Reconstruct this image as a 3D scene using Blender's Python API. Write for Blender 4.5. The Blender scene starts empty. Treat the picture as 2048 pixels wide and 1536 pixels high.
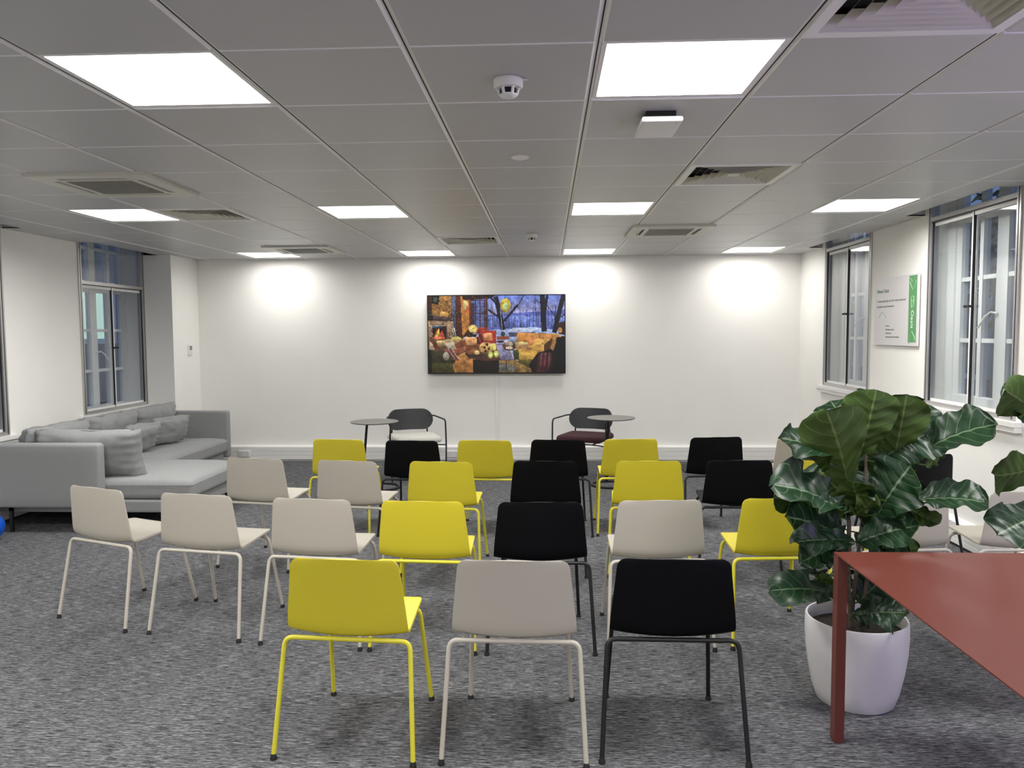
import bpy, math, random
import numpy as np
from mathutils import Vector, Matrix, noise

SC = bpy.context.scene
COL = SC.collection
PI = math.pi
rnd = random.Random(7)

# ------------------------------------------------------------------ helpers
class MB:
    """collects vertices and faces; build() links them as ONE mesh object"""
    def __init__(self):
        self.v = []; self.f = []; self.mi = []
    def add(self, verts, faces, mi=0):
        o = len(self.v)
        self.v += [tuple(p) for p in verts]
        self.f += [tuple(i + o for i in q) for q in faces]
        self.mi += [mi] * len(faces)
        return self
    def box(self, x0, x1, y0, y1, z0, z1, mi=0):
        x0, x1 = min(x0, x1), max(x0, x1); y0, y1 = min(y0, y1), max(y0, y1); z0, z1 = min(z0, z1), max(z0, z1)
        v = [(x0,y0,z0),(x1,y0,z0),(x1,y1,z0),(x0,y1,z0),(x0,y0,z1),(x1,y0,z1),(x1,y1,z1),(x0,y1,z1)]
        return self.add(v, [(0,3,2,1),(4,5,6,7),(0,1,5,4),(1,2,6,5),(2,3,7,6),(3,0,4,7)], mi)
    def tube(self, pts, r, n=10, r1=None, caps=True, closed=False, mi=0):
        pts = [Vector(p) for p in pts]
        m = len(pts); rings = []; ref = None
        for i, p in enumerate(pts):
            a = pts[i-1] if (i > 0 or closed) else p
            b = pts[(i+1) % m] if (i < m-1 or closed) else p
            t = (b - a).normalized()
            if ref is None:
                ref = Vector((0,0,1)) if abs(t.z) < .9 else Vector((1,0,0))
            u = (ref - t * ref.dot(t)).normalized(); w = t.cross(u); ref = u
            rr = r if r1 is None else r + (r1 - r) * i / max(m-1, 1)
            rings.append([p + (u*math.cos(2*PI*k/n) + w*math.sin(2*PI*k/n))*rr for k in range(n)])
        v = [q for g in rings for q in g]; f = []
        for i in range(m if closed else m-1):
            j = (i+1) % m
            for k in range(n):
                f.append((i*n+k, i*n+(k+1)%n, j*n+(k+1)%n, j*n+k))
        if caps and not closed:
            f.append(tuple(range(n-1,-1,-1))); f.append(tuple((m-1)*n+k for k in range(n)))
        return self.add(v, f, mi)
    def lathe(self, prof, c=(0,0,0), n=32, mi=0):
        v = []; f = []
        for (r, z) in prof:
            for k in range(n):
                a = 2*PI*k/n; v.append((c[0]+r*math.cos(a), c[1]+r*math.sin(a), c[2]+z))
        m = len(prof)
        for i in range(m-1):
            for k in range(n):
                f.append((i*n+k, i*n+(k+1)%n, (i+1)*n+(k+1)%n, (i+1)*n+k))
        f.append(tuple(range(n-1,-1,-1))); f.append(tuple((m-1)*n+k for k in range(n)))
        return self.add(v, f, mi)
    def prism(self, poly, axis, a, b, mi=0):
        """extrude a 2-D polygon along an axis: axis 'y' -> poly is (x,z); 'x' -> (y,z); 'z' -> (x,y)"""
        def P(p, t):
            return {'y': (p[0], t, p[1]), 'x': (t, p[0], p[1]), 'z': (p[0], p[1], t)}[axis]
        n = len(poly); v = [P(p, a) for p in poly] + [P(p, b) for p in poly]
        f = [tuple(range(n)), tuple(range(2*n-1, n-1, -1))] + [(i, i+n, (i+1)%n+n, (i+1)%n) for i in range(n)]
        return self.add(v, f, mi)
    def grid(self, fn, nu, nv, mi=0, flip=False):
        v = [fn(i/nu, j/nv) for j in range(nv+1) for i in range(nu+1)]
        f = []
        for j in range(nv):
            for i in range(nu):
                a = j*(nu+1)+i; q = (a, a+1, a+nu+2, a+nu+1)
                f.append(q[::-1] if flip else q)
        return self.add(v, f, mi)
    def rbox(self, c, s, r, n=6, deform=None, M=None, mi=0):
        """rounded box, with an optional deform(p, unit) of its local points"""
        hx, hy, hz = s[0]/2, s[1]/2, s[2]/2; idx = {}; v = []; f = []
        def pt(a):
            k = tuple(round(t, 5) for t in a)
            if k in idx: return idx[k]
            h = (hx, hy, hz); q = []
            for t, hh in zip(a, h):
                # denser samples near the rounded edges
                e = min(r/hh, .99); tt = abs(t)
                m = .55
                x = tt/m*(1-e) if tt < m else (1-e) + (tt-m)/(1-m)*e
                q.append(math.copysign(x*hh, t))
            inner = Vector([max(-(hh-r), min(hh-r, t)) for t, hh in zip(q, h)])
            d = Vector(q) - inner
            p = inner + (d.normalized()*r if d.length > 1e-9 else d)
            if deform: p = deform(p, Vector(a))
            if M is not None: p = M @ p
            v.append((p[0]+c[0], p[1]+c[1], p[2]+c[2])); idx[k] = len(v)-1
            return idx[k]
        for ax in range(3):
            for sg in (-1, 1):
                for i in range(n):
                    for j in range(n):
                        q = []
                        for (di, dj) in ((0,0),(1,0),(1,1),(0,1)):
                            a = [0,0,0]; a[ax] = sg
                            a[(ax+1)%3] = -1+2*(i+di)/n; a[(ax+2)%3] = -1+2*(j+dj)/n
                            q.append(pt(a))
                        f.append(tuple(q if sg > 0 else q[::-1]))
        return self.add(v, f, mi)
    def build(self, name, mats, parent=None, smooth=False, angle=40):
        me = bpy.data.meshes.new(name)
        me.from_pydata(self.v, [], self.f)
        if not isinstance(mats, (list, tuple)): mats = [mats]
        for m in mats: me.materials.append(m)
        if len(mats) > 1: me.polygons.foreach_set('material_index', self.mi)
        if smooth:
            me.polygons.foreach_set('use_smooth', [True]*len(me.polygons))
            me.set_sharp_from_angle(angle=math.radians(angle))
        me.update()
        o = bpy.data.objects.new(name, me); COL.objects.link(o)
        if parent is not None: o.parent = parent
        return o

def tag(o, label=None, cat=None, group=None, kind=None):
    if label: o['label'] = label
    if cat: o['category'] = cat
    if group: o['group'] = group
    if kind: o['kind'] = kind
    return o
def empty(name, loc=(0,0,0), rz=0.0):
    o = bpy.data.objects.new(name, None); COL.objects.link(o)
    o.empty_display_size = .1; o.location = loc; o.rotation_euler = (0,0,rz)
    return o
def struct(o): o['kind'] = 'structure'; return o
def children(o): return [c for c in bpy.data.objects if c.parent is o]
KIDS = {}
def kid(root, o): KIDS.setdefault(root.name, []).append(o); return o
def copy_tree(o, parent=None):
    c = o.copy(); COL.objects.link(c); c.parent = parent
    for ch in list(o.children): copy_tree(ch, c)
    return c
def rounded(pts, r, n=5):
    """polyline with its inner corners rounded"""
    pts = [Vector(p) for p in pts]; out = [pts[0]]
    for a, b, c in zip(pts, pts[1:], pts[2:]):
        d1 = (a-b); d2 = (c-b); rr = min(r, d1.length*.45, d2.length*.45)
        p = b + d1.normalized()*rr; q = b + d2.normalized()*rr
        for k in range(n+1):
            t = k/n; out.append(p*(1-t)**2 + b*2*t*(1-t) + q*t*t)
    out.append(pts[-1]); return out

# ------------------------------------------------------------------ materials
def lin(c):
    return tuple(((x/255)/12.92 if x/255 <= .04045 else ((x/255+.055)/1.055)**2.4) for x in c)
def mat(name, col, rough=.5, metal=0.0, spec=.5, emit=None, estr=0, noise_amt=0, noise_scale=20, bump=0, bump_scale=300, coat=0, sheen=0):
    m = bpy.data.materials.new(name); m.use_nodes = True
    nt = m.node_tree; b = nt.nodes['Principled BSDF']
    b.inputs['Base Color'].default_value = (*col, 1)
    b.inputs['Roughness'].default_value = rough
    b.inputs['Metallic'].default_value = metal
    b.inputs['Specular IOR Level'].default_value = spec
    b.inputs['Coat Weight'].default_value = coat
    b.inputs['Sheen Weight'].default_value = sheen
    if emit:
        b.inputs['Emission Color'].default_value = (*emit, 1); b.inputs['Emission Strength'].default_value = estr
    tc = None
    if noise_amt or bump:
        tc = nt.nodes.new('ShaderNodeTexCoord')
    if noise_amt:
        n = nt.nodes.new('ShaderNodeTexNoise'); n.inputs['Scale'].default_value = noise_scale; n.inputs['Detail'].default_value = 6
        nt.links.new(tc.outputs['Object'], n.inputs['Vector'])
        r = nt.nodes.new('ShaderNodeValToRGB')
        r.color_ramp.elements[0].position = .3; r.color_ramp.elements[1].position = .7
        r.color_ramp.elements[0].color = (*[max(0, c*(1-noise_amt)) for c in col], 1)
        r.color_ramp.elements[1].color = (*[min(1, c*(1+noise_amt)) for c in col], 1)
        nt.links.new(n.outputs['Fac'], r.inputs['Fac']); nt.links.new(r.outputs['Color'], b.inputs['Base Color'])
    if bump:
        n = nt.nodes.new('ShaderNodeTexNoise'); n.inputs['Scale'].default_value = bump_scale; n.inputs['Detail'].default_value = 3
        nt.links.new(tc.outputs['Object'], n.inputs['Vector'])
        bp = nt.nodes.new('ShaderNodeBump'); bp.inputs['Strength'].default_value = bump; bp.inputs['Distance'].default_value = .002
        nt.links.new(n.outputs['Fac'], bp.inputs['Height']); nt.links.new(bp.outputs['Normal'], b.inputs['Normal'])
    return m

M = {}
M['wall'] = mat('wall_paint', (.865,.855,.815), .75, spec=.3, noise_amt=.012, noise_scale=3)
M['wallL'] = M['wall']
M['ceil'] = mat('ceiling_metal_paint', (.48,.475,.48), .38, spec=.45)
M['bar'] = mat('grid_paint_and_lit_edges', (.82,.81,.80), .45, spec=.4)
M['void'] = mat('ceiling_void', (.10,.10,.105), .9)
M['white'] = mat('white_gloss_paint', (.82,.81,.79), .4)
M['whitep'] = mat('white_plastic', (.80,.80,.79), .4)
M['ac'] = mat('cassette_plastic', (.62,.61,.54), .45)
M['dark'] = mat('dark_gap', (.012,.012,.013), .8)
M['grille'] = mat('return_grille', (.27,.27,.24), .6)
M['alu'] = mat('satin_aluminium', (.52,.51,.50), .35, metal=.7)
M['gasket'] = mat('black_gasket', (.02,.02,.02), .5)
M['black'] = mat('black_plastic', (.0022,.0022,.0032), .5, spec=.13)
M['blackm'] = mat('black_metal', (.011,.011,.013), .4, spec=.4)
M['yellow'] = mat('yellow_plastic', (.58,.495,.028), .42, spec=.35, bump=.05, bump_scale=900)
M['yellowm'] = mat('yellow_metal', (.66,.60,.04), .35)
M['beige'] = mat('beige_plastic', (.43,.40,.34), .45, spec=.35, bump=.05, bump_scale=900)
M['beigem'] = mat('beige_metal', (.50,.465,.40), .38)
M['glide'] = mat('black_rubber', (.01,.01,.01), .6)
M['fabric'] = mat('grey_sofa_fabric', (.275,.28,.28), .95, spec=.1, noise_amt=.22, noise_scale=260, bump=.25, bump_scale=700, sheen=.15)
M['darkback'] = mat('charcoal_veneer', (.030,.031,.036), .45)
M['seatw'] = mat('cream_upholstery', (.62,.61,.56), .85)
M['seatb'] = mat('burgundy_upholstery', (.045,.010,.016), .85)
M['greytop'] = mat('grey_laminate', (.20,.195,.175), .45)
M['red'] = mat('brick_red_metal', (.125,.031,.022), .34, spec=.5)
M['pot'] = mat('white_pot', (.66,.65,.65), .42)
M['soil'] = mat('soil', (.018,.012,.008), .95, noise_amt=.5, noise_scale=60)
M['stem'] = mat('bark', (.10,.075,.05), .8, noise_amt=.3, noise_scale=60)
M['blue'] = mat('blue_rubber', (.006,.085,.50), .35)
M['teal'] = mat('teal_rubber', (.005,.12,.10), .5)
M['lcd'] = mat('grey_lcd', (.22,.24,.21), .3)
M['paper'] = mat('sign_board', (.66,.64,.64), .35)
M['green'] = mat('sign_green', (.085,.29,.10), .45)
M['greenl'] = mat('sign_pale_green', (.34,.55,.34), .45)
M['ink'] = mat('sign_ink', (.13,.15,.13), .6)
M['inkg'] = mat('sign_green_ink', (.10,.19,.11), .6)
M['lamp'] = mat('light_diffuser', (.9,.9,.9), .5, emit=(1.0,.975,.93), estr=3.0)
M['stone'] = mat('facade_stone', (.25,.24,.225), .9, noise_amt=.3, noise_scale=1.5)
M['stoned'] = mat('facade_dark', (.05,.05,.055), .8)
M['slab'] = mat('concrete_soffit', (.12,.12,.12), .9)
M['foliage'] = mat('outdoor_foliage', (.02,.045,.02), .9)

def glass(name, tint=(1,1,1), gloss=1.0):
    m = bpy.data.materials.new(name); m.use_nodes = True; nt = m.node_tree; nt.nodes.clear()
    o = nt.nodes.new('ShaderNodeOutputMaterial'); t = nt.nodes.new('ShaderNodeBsdfTransparent'); t.inputs[0].default_value = (*tint,1)
    g = nt.nodes.new('ShaderNodeBsdfGlossy'); g.inputs['Roughness'].default_value = .02; g.inputs[0].default_value = (gloss,gloss,gloss,1)
    # Schlick reflectance of a pane, the same from both of its faces
    ge = nt.nodes.new('ShaderNodeNewGeometry'); dt = nt.nodes.new('ShaderNodeVectorMath'); dt.operation = 'DOT_PRODUCT'
    nt.links.new(ge.outputs['Incoming'], dt.inputs[0]); nt.links.new(ge.outputs['Normal'], dt.inputs[1])
    def mth(op, a, b):
        n = nt.nodes.new('ShaderNodeMath'); n.operation = op
        for i, x in enumerate((a, b)):
            if x is None: continue
            if isinstance(x, float): n.inputs[i].default_value = x
            else: nt.links.new(x, n.inputs[i])
        return n.outputs[0]
    ab = mth('ABSOLUTE', dt.outputs['Value'], None)
    fr = mth('ADD', mth('MULTIPLY', mth('POWER', mth('SUBTRACT', 1.0, ab), 5.0), .96), .04)
    mx = nt.nodes.new('ShaderNodeMixShader')
    nt.links.new(fr, mx.inputs[0]); nt.links.new(t.outputs[0], mx.inputs[1]); nt.links.new(g.outputs[0], mx.inputs[2]); nt.links.new(mx.outputs[0], o.inputs[0])
    return m
M['glass'] = glass('window_glass', (.90,.92,.93))

def carpet():
    m = bpy.data.materials.new('woven_carpet'); m.use_nodes = True; nt = m.node_tree; b = nt.nodes['Principled BSDF']
    b.inputs['Roughness'].default_value = .95; b.inputs['Specular IOR Level'].default_value = .1
    tc = nt.nodes.new('ShaderNodeTexCoord')
    def nz(sx, sy, det):
        mp = nt.nodes.new('ShaderNodeMapping'); mp.inputs['Scale'].default_value = (sx, sy, 1)
        nt.links.new(tc.outputs['Object'], mp.inputs['Vector'])
        n = nt.nodes.new('ShaderNodeTexNoise'); n.inputs['Scale'].default_value = 1; n.inputs['Detail'].default_value = det; n.inputs['Roughness'].default_value = .65
        nt.links.new(mp.outputs[0], n.inputs['Vector']); return n
    a = nz(15, 250, 2); c = nz(48, 540, 2); d = nz(9, 90, 2)
    m1 = nt.nodes.new('ShaderNodeMath'); m1.operation = 'MULTIPLY_ADD'; m1.inputs[1].default_value = .50
    m2 = nt.nodes.new('ShaderNodeMath'); m2.operation = 'MULTIPLY_ADD'; m2.inputs[1].default_value = .42
    m3 = nt.nodes.new('ShaderNodeMath'); m3.operation = 'MULTIPLY'; m3.inputs[1].default_value = .08
    nt.links.new(d.outputs['Fac'], m3.inputs[0]); nt.links.new(c.outputs['Fac'], m2.inputs[0]); nt.links.new(m3.outputs[0], m2.inputs[2])
    nt.links.new(a.outputs['Fac'], m1.inputs[0]); nt.links.new(m2.outputs[0], m1.inputs[2])
    r = nt.nodes.new('ShaderNodeValToRGB'); e = r.color_ramp.elements
    e[0].position = .41; e[0].color = (.018,.0185,.021,1); e[1].position = .62; e[1].color = (.335,.335,.35,1)
    k = r.color_ramp.elements.new(.5); k.color = (.086,.087,.092,1)
    nt.links.new(m1.outputs[0], r.inputs['Fac']); nt.links.new(r.outputs['Color'], b.inputs['Base Color'])
    bp = nt.nodes.new('ShaderNodeBump'); bp.inputs['Strength'].default_value = .4; bp.inputs['Distance'].default_value = .003
    nt.links.new(m1.outputs[0], bp.inputs['Height']); nt.links.new(bp.outputs['Normal'], b.inputs['Normal'])
    return m
M['carpet'] = carpet()

def leafmat(name, col, vein, rough, trans, sc):
    m = bpy.data.materials.new(name); m.use_nodes = True; nt = m.node_tree; b = nt.nodes['Principled BSDF']; out = nt.nodes['Material Output']
    b.inputs['Roughness'].default_value = rough; b.inputs['Specular IOR Level'].default_value = sc
    uv = nt.nodes.new('ShaderNodeUVMap'); sp = nt.nodes.new('ShaderNodeSeparateXYZ'); nt.links.new(uv.outputs[0], sp.inputs[0])
    def math_(op, a, bb=None, c=None):
        n = nt.nodes.new('ShaderNodeMath'); n.operation = op
        for i, x in enumerate((a, bb, c)):
            if x is None: continue
            if isinstance(x, (int, float)): n.inputs[i].default_value = x
            else: nt.links.new(x, n.inputs[i])
        return n.outputs[0]
    au = math_('ABSOLUTE', sp.outputs['X'])                       # 0 at the midrib, 1 at the edge
    s = math_('SUBTRACT', sp.outputs['Y'], math_('MULTIPLY', math_('POWER', au, 1.3), .22))
    fr = math_('ABSOLUTE', math_('SUBTRACT', math_('FRACT', math_('MULTIPLY', s, 7.0)), .5))
    lat = math_('SMOOTHSTEP', fr, .47, .5) if False else math_('MULTIPLY', math_('GREATER_THAN', fr, .470), .62)
    mid = math_('LESS_THAN', au, .035)
    f = math_('MAXIMUM', lat, mid)
    tc = nt.nodes.new('ShaderNodeTexCoord'); nz = nt.nodes.new('ShaderNodeTexNoise'); nz.inputs['Scale'].default_value = 9; nz.inputs['Detail'].default_value = 4
    nt.links.new(tc.outputs['Object'], nz.inputs['Vector'])
    r = nt.nodes.new('ShaderNodeValToRGB'); r.color_ramp.elements[0].position = .3; r.color_ramp.elements[1].position = .7
    r.color_ramp.elements[0].color = (*[c*.72 for c in col],1); r.color_ramp.elements[1].color = (*[c*1.25 for c in col],1)
    nt.links.new(nz.outputs['Fac'], r.inputs['Fac'])
    mx = nt.nodes.new('ShaderNodeMix'); mx.data_type = 'RGBA'; mx.inputs['B'].default_value = (*vein,1)
    nt.links.new(f, mx.inputs['Factor']); nt.links.new(r.outputs['Color'], mx.inputs['A']); nt.links.new(mx.outputs['Result'], b.inputs['Base Color'])
    t = nt.nodes.new('ShaderNodeBsdfTranslucent'); t.inputs[0].default_value = (col[0]*2.6+.02, col[1]*2.4+.03, col[2]*.7, 1)
    ms = nt.nodes.new('ShaderNodeMixShader'); ms.inputs[0].default_value = trans
    nt.links.new(b.outputs[0], ms.inputs[1]); nt.links.new(t.outputs[0], ms.inputs[2]); nt.links.new(ms.outputs[0], out.inputs[0])
    return m
M['leaf_top'] = leafmat('leaf_upper_face', (.0105,.033,.013), (.11,.17,.09), .36, .08, .36)
M['leaf_under'] = leafmat('leaf_lower_face', (.046,.088,.014), (.13,.185,.055), .5, .26, .25)

# ------------------------------------------------------------------ room dimensions
XL, XR, YB, YF, CZ = -4.51, 2.937, 9.255, -5.2, 2.419
TOP = 3.05
TR, TL_ = .2, .27            # wall thickness to the outer sash plane

mb = MB(); mb.box(XL-TL_, XR+TR, YF, YB+.15, -.1, 0); struct(mb.build('floor', M['carpet']))
mb = MB(); mb.box(XL-TL_, XR+TR, YB, YB+.15, 0, TOP); struct(mb.build('wall_back', M['wall']))
mb = MB(); mb.box(XL-TL_, XR+TR, YF-.15, YF, 0, TOP); struct(mb.build('wall_rear', M['wall']))
mb = MB(); mb.box(XL-TL_, XR+TR, YF-.15, YB+.15, TOP, TOP+.1); struct(mb.build('roof_slab', M['slab']))
mb = MB(); mb.box(XL, -4.2, 8.6, YB, 0, CZ+.3); struct(mb.build('pillar_left', M['wallL']))

def wall_x(name, xa, xb, y0, y1, holes, m):
    """wall slab between x=xa and xb with rectangular holes (ya, yb, za, zb)"""
    ys = sorted({y0, y1, *[h[0] for h in holes], *[h[1] for h in holes]})
    zs = sorted({0, TOP, *[h[2] for h in holes], *[h[3] for h in holes]})
    mb = MB()
    for a, b in zip(ys, ys[1:]):
        run = None
        for c, d in zip(zs, zs[1:]):
            cy, cz_ = (a+b)/2, (c+d)/2
            if any(h[0] < cy < h[1] and h[2] < cz_ < h[3] for h in holes):
                if run: mb.box(xa, xb, a, b, *run); run = None
            else:
                run = (run[0], d) if run else (c, d)
        if run: mb.box(xa, xb, a, b, *run)
    return struct(mb.build(name, m))
WR = [dict(y0=7.26, y1=8.44, z0=.955, head=2.37, mull=7.823, bars=(8.273,8.194,8.038,7.976,7.80,7.68), zb=(1.007,1.457,1.893,2.335)),
      dict(y0=5.02, y1=6.20, z0=.955, head=2.37, mull=5.573, bars=(6.081,6.010,5.769,5.724,5.553,5.42), zb=(1.026,1.454,1.904,2.343)),
      dict(y0=2.78, y1=3.96, z0=.955, head=2.37, mull=3.35, bars=(3.85,3.78,3.54,3.49,3.32,3.19), zb=(1.026,1.454,1.904,2.343))]
WL = [dict(y0=7.36, y1=8.575, z0=.75, head=2.045, mull=7.93, bars=(8.545,8.505,8.292,8.235,8.02,7.91), zb=(.77,1.16,1.581,2.0)),
      dict(y0=5.08, y1=6.30, z0=.70, head=2.045, mull=5.66, bars=(6.27,6.23,6.02,5.96,5.75,5.64), zb=(.74,1.16,1.581,2.0))]
wall_x('wall_right', XR, XR+TR, YF, YB, [(w['y0'], w['y1'], w['z0'], 2.95) for w in WR], M['wall'])
wall_x('wall_left', XL-TL_, XL, YF, YB, [(w['y0'], w['y1'], w['z0'], 2.95) for w in WL], M['wallL'])

# ------------------------------------------------------------------ windows
def window(n, X, sg, w, depth):
    """sg=+1 on the right wall (room on the -x side), -1 on the left wall"""
    y0, y1, z0, head, ym = w['y0'], w['y1'], w['z0'], w['head'], w['mull']
    root = struct(empty('window_%d' % n, (X, (y0+y1)/2, z0)))
    inv = Matrix.Translation((-X, -(y0+y1)/2, -z0))
    def put(mb, name, m, parent=None, **k):
        mb.v = [tuple(inv @ Vector(p)) for p in mb.v]
        return mb.build(name, m, parent or root, **k)
    xi = lambda d: X + sg*d          # d>0 goes outwards into the wall
    t = .045
    f = MB()
    for (a, b) in ((y0, y0+t), (y1-t, y1)):
        f.box(xi(-.012), xi(.05), a, b, z0, 2.95)
        c = (a+b)/2
    f.box(xi(-.012), xi(.05), y0+t, y1-t, z0, z0+.035)
    f.box(xi(-.012), xi(.05), y0+t, y1-t, head-.016, head+.016)
    fr = put(f, 'secondary_frame', M['alu'])
    g = MB()
    for a in (y0+t*.5, y1-t*.5): g.box(xi(-.0135), xi(-.011), a-.004, a+.004, z0+.01, 2.94)
    g.box(xi(.0), xi(.012), y0+t, y0+t+.008, z0+.035, head-.016); g.box(xi(.0), xi(.012), y1-t-.008, y1-t, z0+.035, head-.016); g.box(xi(-.005), xi(.03), ym-.005, ym-.002, z0+.035, head-.016)
    g.box(xi(-.0135), xi(.02), y0+t, y1-t, head-.024, head-.016)
    put(g, 'gasket', M['gasket'], None)
    s = MB()                          # the two sliding leaves' thin stiles
    s.box(xi(-.004), xi(.010), ym-.002, ym+.016, z0+.035, head-.016); s.box(xi(.014), xi(.028), ym-.016, ym+.004, z0+.035, head-.016)
    for (a, b, c) in ((y0+t+.008, ym, .0), (ym, y1-t-.008, .014)):
        s.box(xi(c), xi(c+.012), a, b, z0+.035, z0+.055); s.box(xi(c), xi(c+.012), a, b, head-.05, head-.024)
    put(s, 'sliding_stile', M['white'])
    p = MB(); p.box(xi(.006), xi(.009), y0+t, ym, z0+.05, head-.03); put(p, 'glass_pane', M['glass'])
    p = MB(); p.box(xi(.020), xi(.023), ym, y1-t, z0+.05, head-.03); put(p, 'glass_pane', M['glass'])
    p = MB(); p.box(xi(.012), xi(.015), y0+t, y1-t, head+.016, 2.94); put(p, 'glass_pane', M['glass'])
    zk = 1.695 if sg > 0 else 1.40
    for dy in (-.022, .03):
        k = MB(); k.tube([(xi(-.006), ym+.006+dy, zk), (xi(-.034), ym+.006+dy, zk)], .009, 12); put(k, 'knob', M['gasket'], smooth=True)
    # outer painted sash with glazing bars
    b = w['bars']; zb = w['zb']; xs = lambda d: X + sg*(depth-.03+d)
    q = MB()
    vs = [(b[1], b[0]), (b[3], b[2]), (b[5], b[4])]
    wl = b[1]-b[2]
    vs += [(b[5]-wl-(b[2]-b[3]), b[5]-wl)]
    vs = [(max(a, y0), min(c, y1)) for a, c in vs if a < y1 and c > y0]
    for (a, c) in vs: q.box(xs(-.02), xs(.03), a, c, z0, 2.95)
    q.box(xs(-.035), xs(.03), b[0], y1, z0, 2.95)
    for i, z in enumerate(zb):
        h = .03 if 0 < i < len(zb)-1 else .05
        q.box(xs(-.014), xs(.024), y0, b[0], z-h/2, z+h/2)
    q.box(xs(-.03), xs(.03), y0, b[0], z0, zb[0]+.02)
    q.box(xs(-.045), xs(.03), y0, b[0], zb[-1], zb[-1]+.07)
    if sg < 0: q.box(xs(-.014), xs(.024), y0, b[0], 2.415, 2.445)
    put(q, 'sash', M['white'])
    p = MB(); p.box(xs(.004), xs(.008), y0, b[0], z0+.03, 2.93); put(p, 'sash_glass', M['glass'])
    k = MB(); yk = b[4]+.02
    k.tube([(xs(-.03), yk-.06, zb[1]+.19), (xs(-.05), yk-.02, zb[1]+.2), (xs(-.055), yk+.04, zb[1]+.17), (xs(-.06), yk+.12, zb[1]+.09)], .007, 8)
    put(k, 'stay_arm', M['white'], smooth=True)
    # sill board with a stepped nose
    s = MB(); a, c = y0-.075, min(y1+.085, 8.595 if sg < 0 else 99)
    s.box(xi(-.058), xi(0), a, c, z0-.03, z0); s.box(xi(-.045), xi(0), a+.006, c-.006, z0-.066, z0-.03)
    s.box(xi(0), xi(depth-.06), y0, y1, z0-.001, z0+.004)
    put(s, 'window_sill', M['white'])
    return root
window(1, XR, 1, WR[0], TR); window(2, XR, 1, WR[1], TR); window(5, XR, 1, WR[2], TR)
window(3, XL, -1, WL[0], TL_); window(4, XL, -1, WL[1], TL_)

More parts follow.
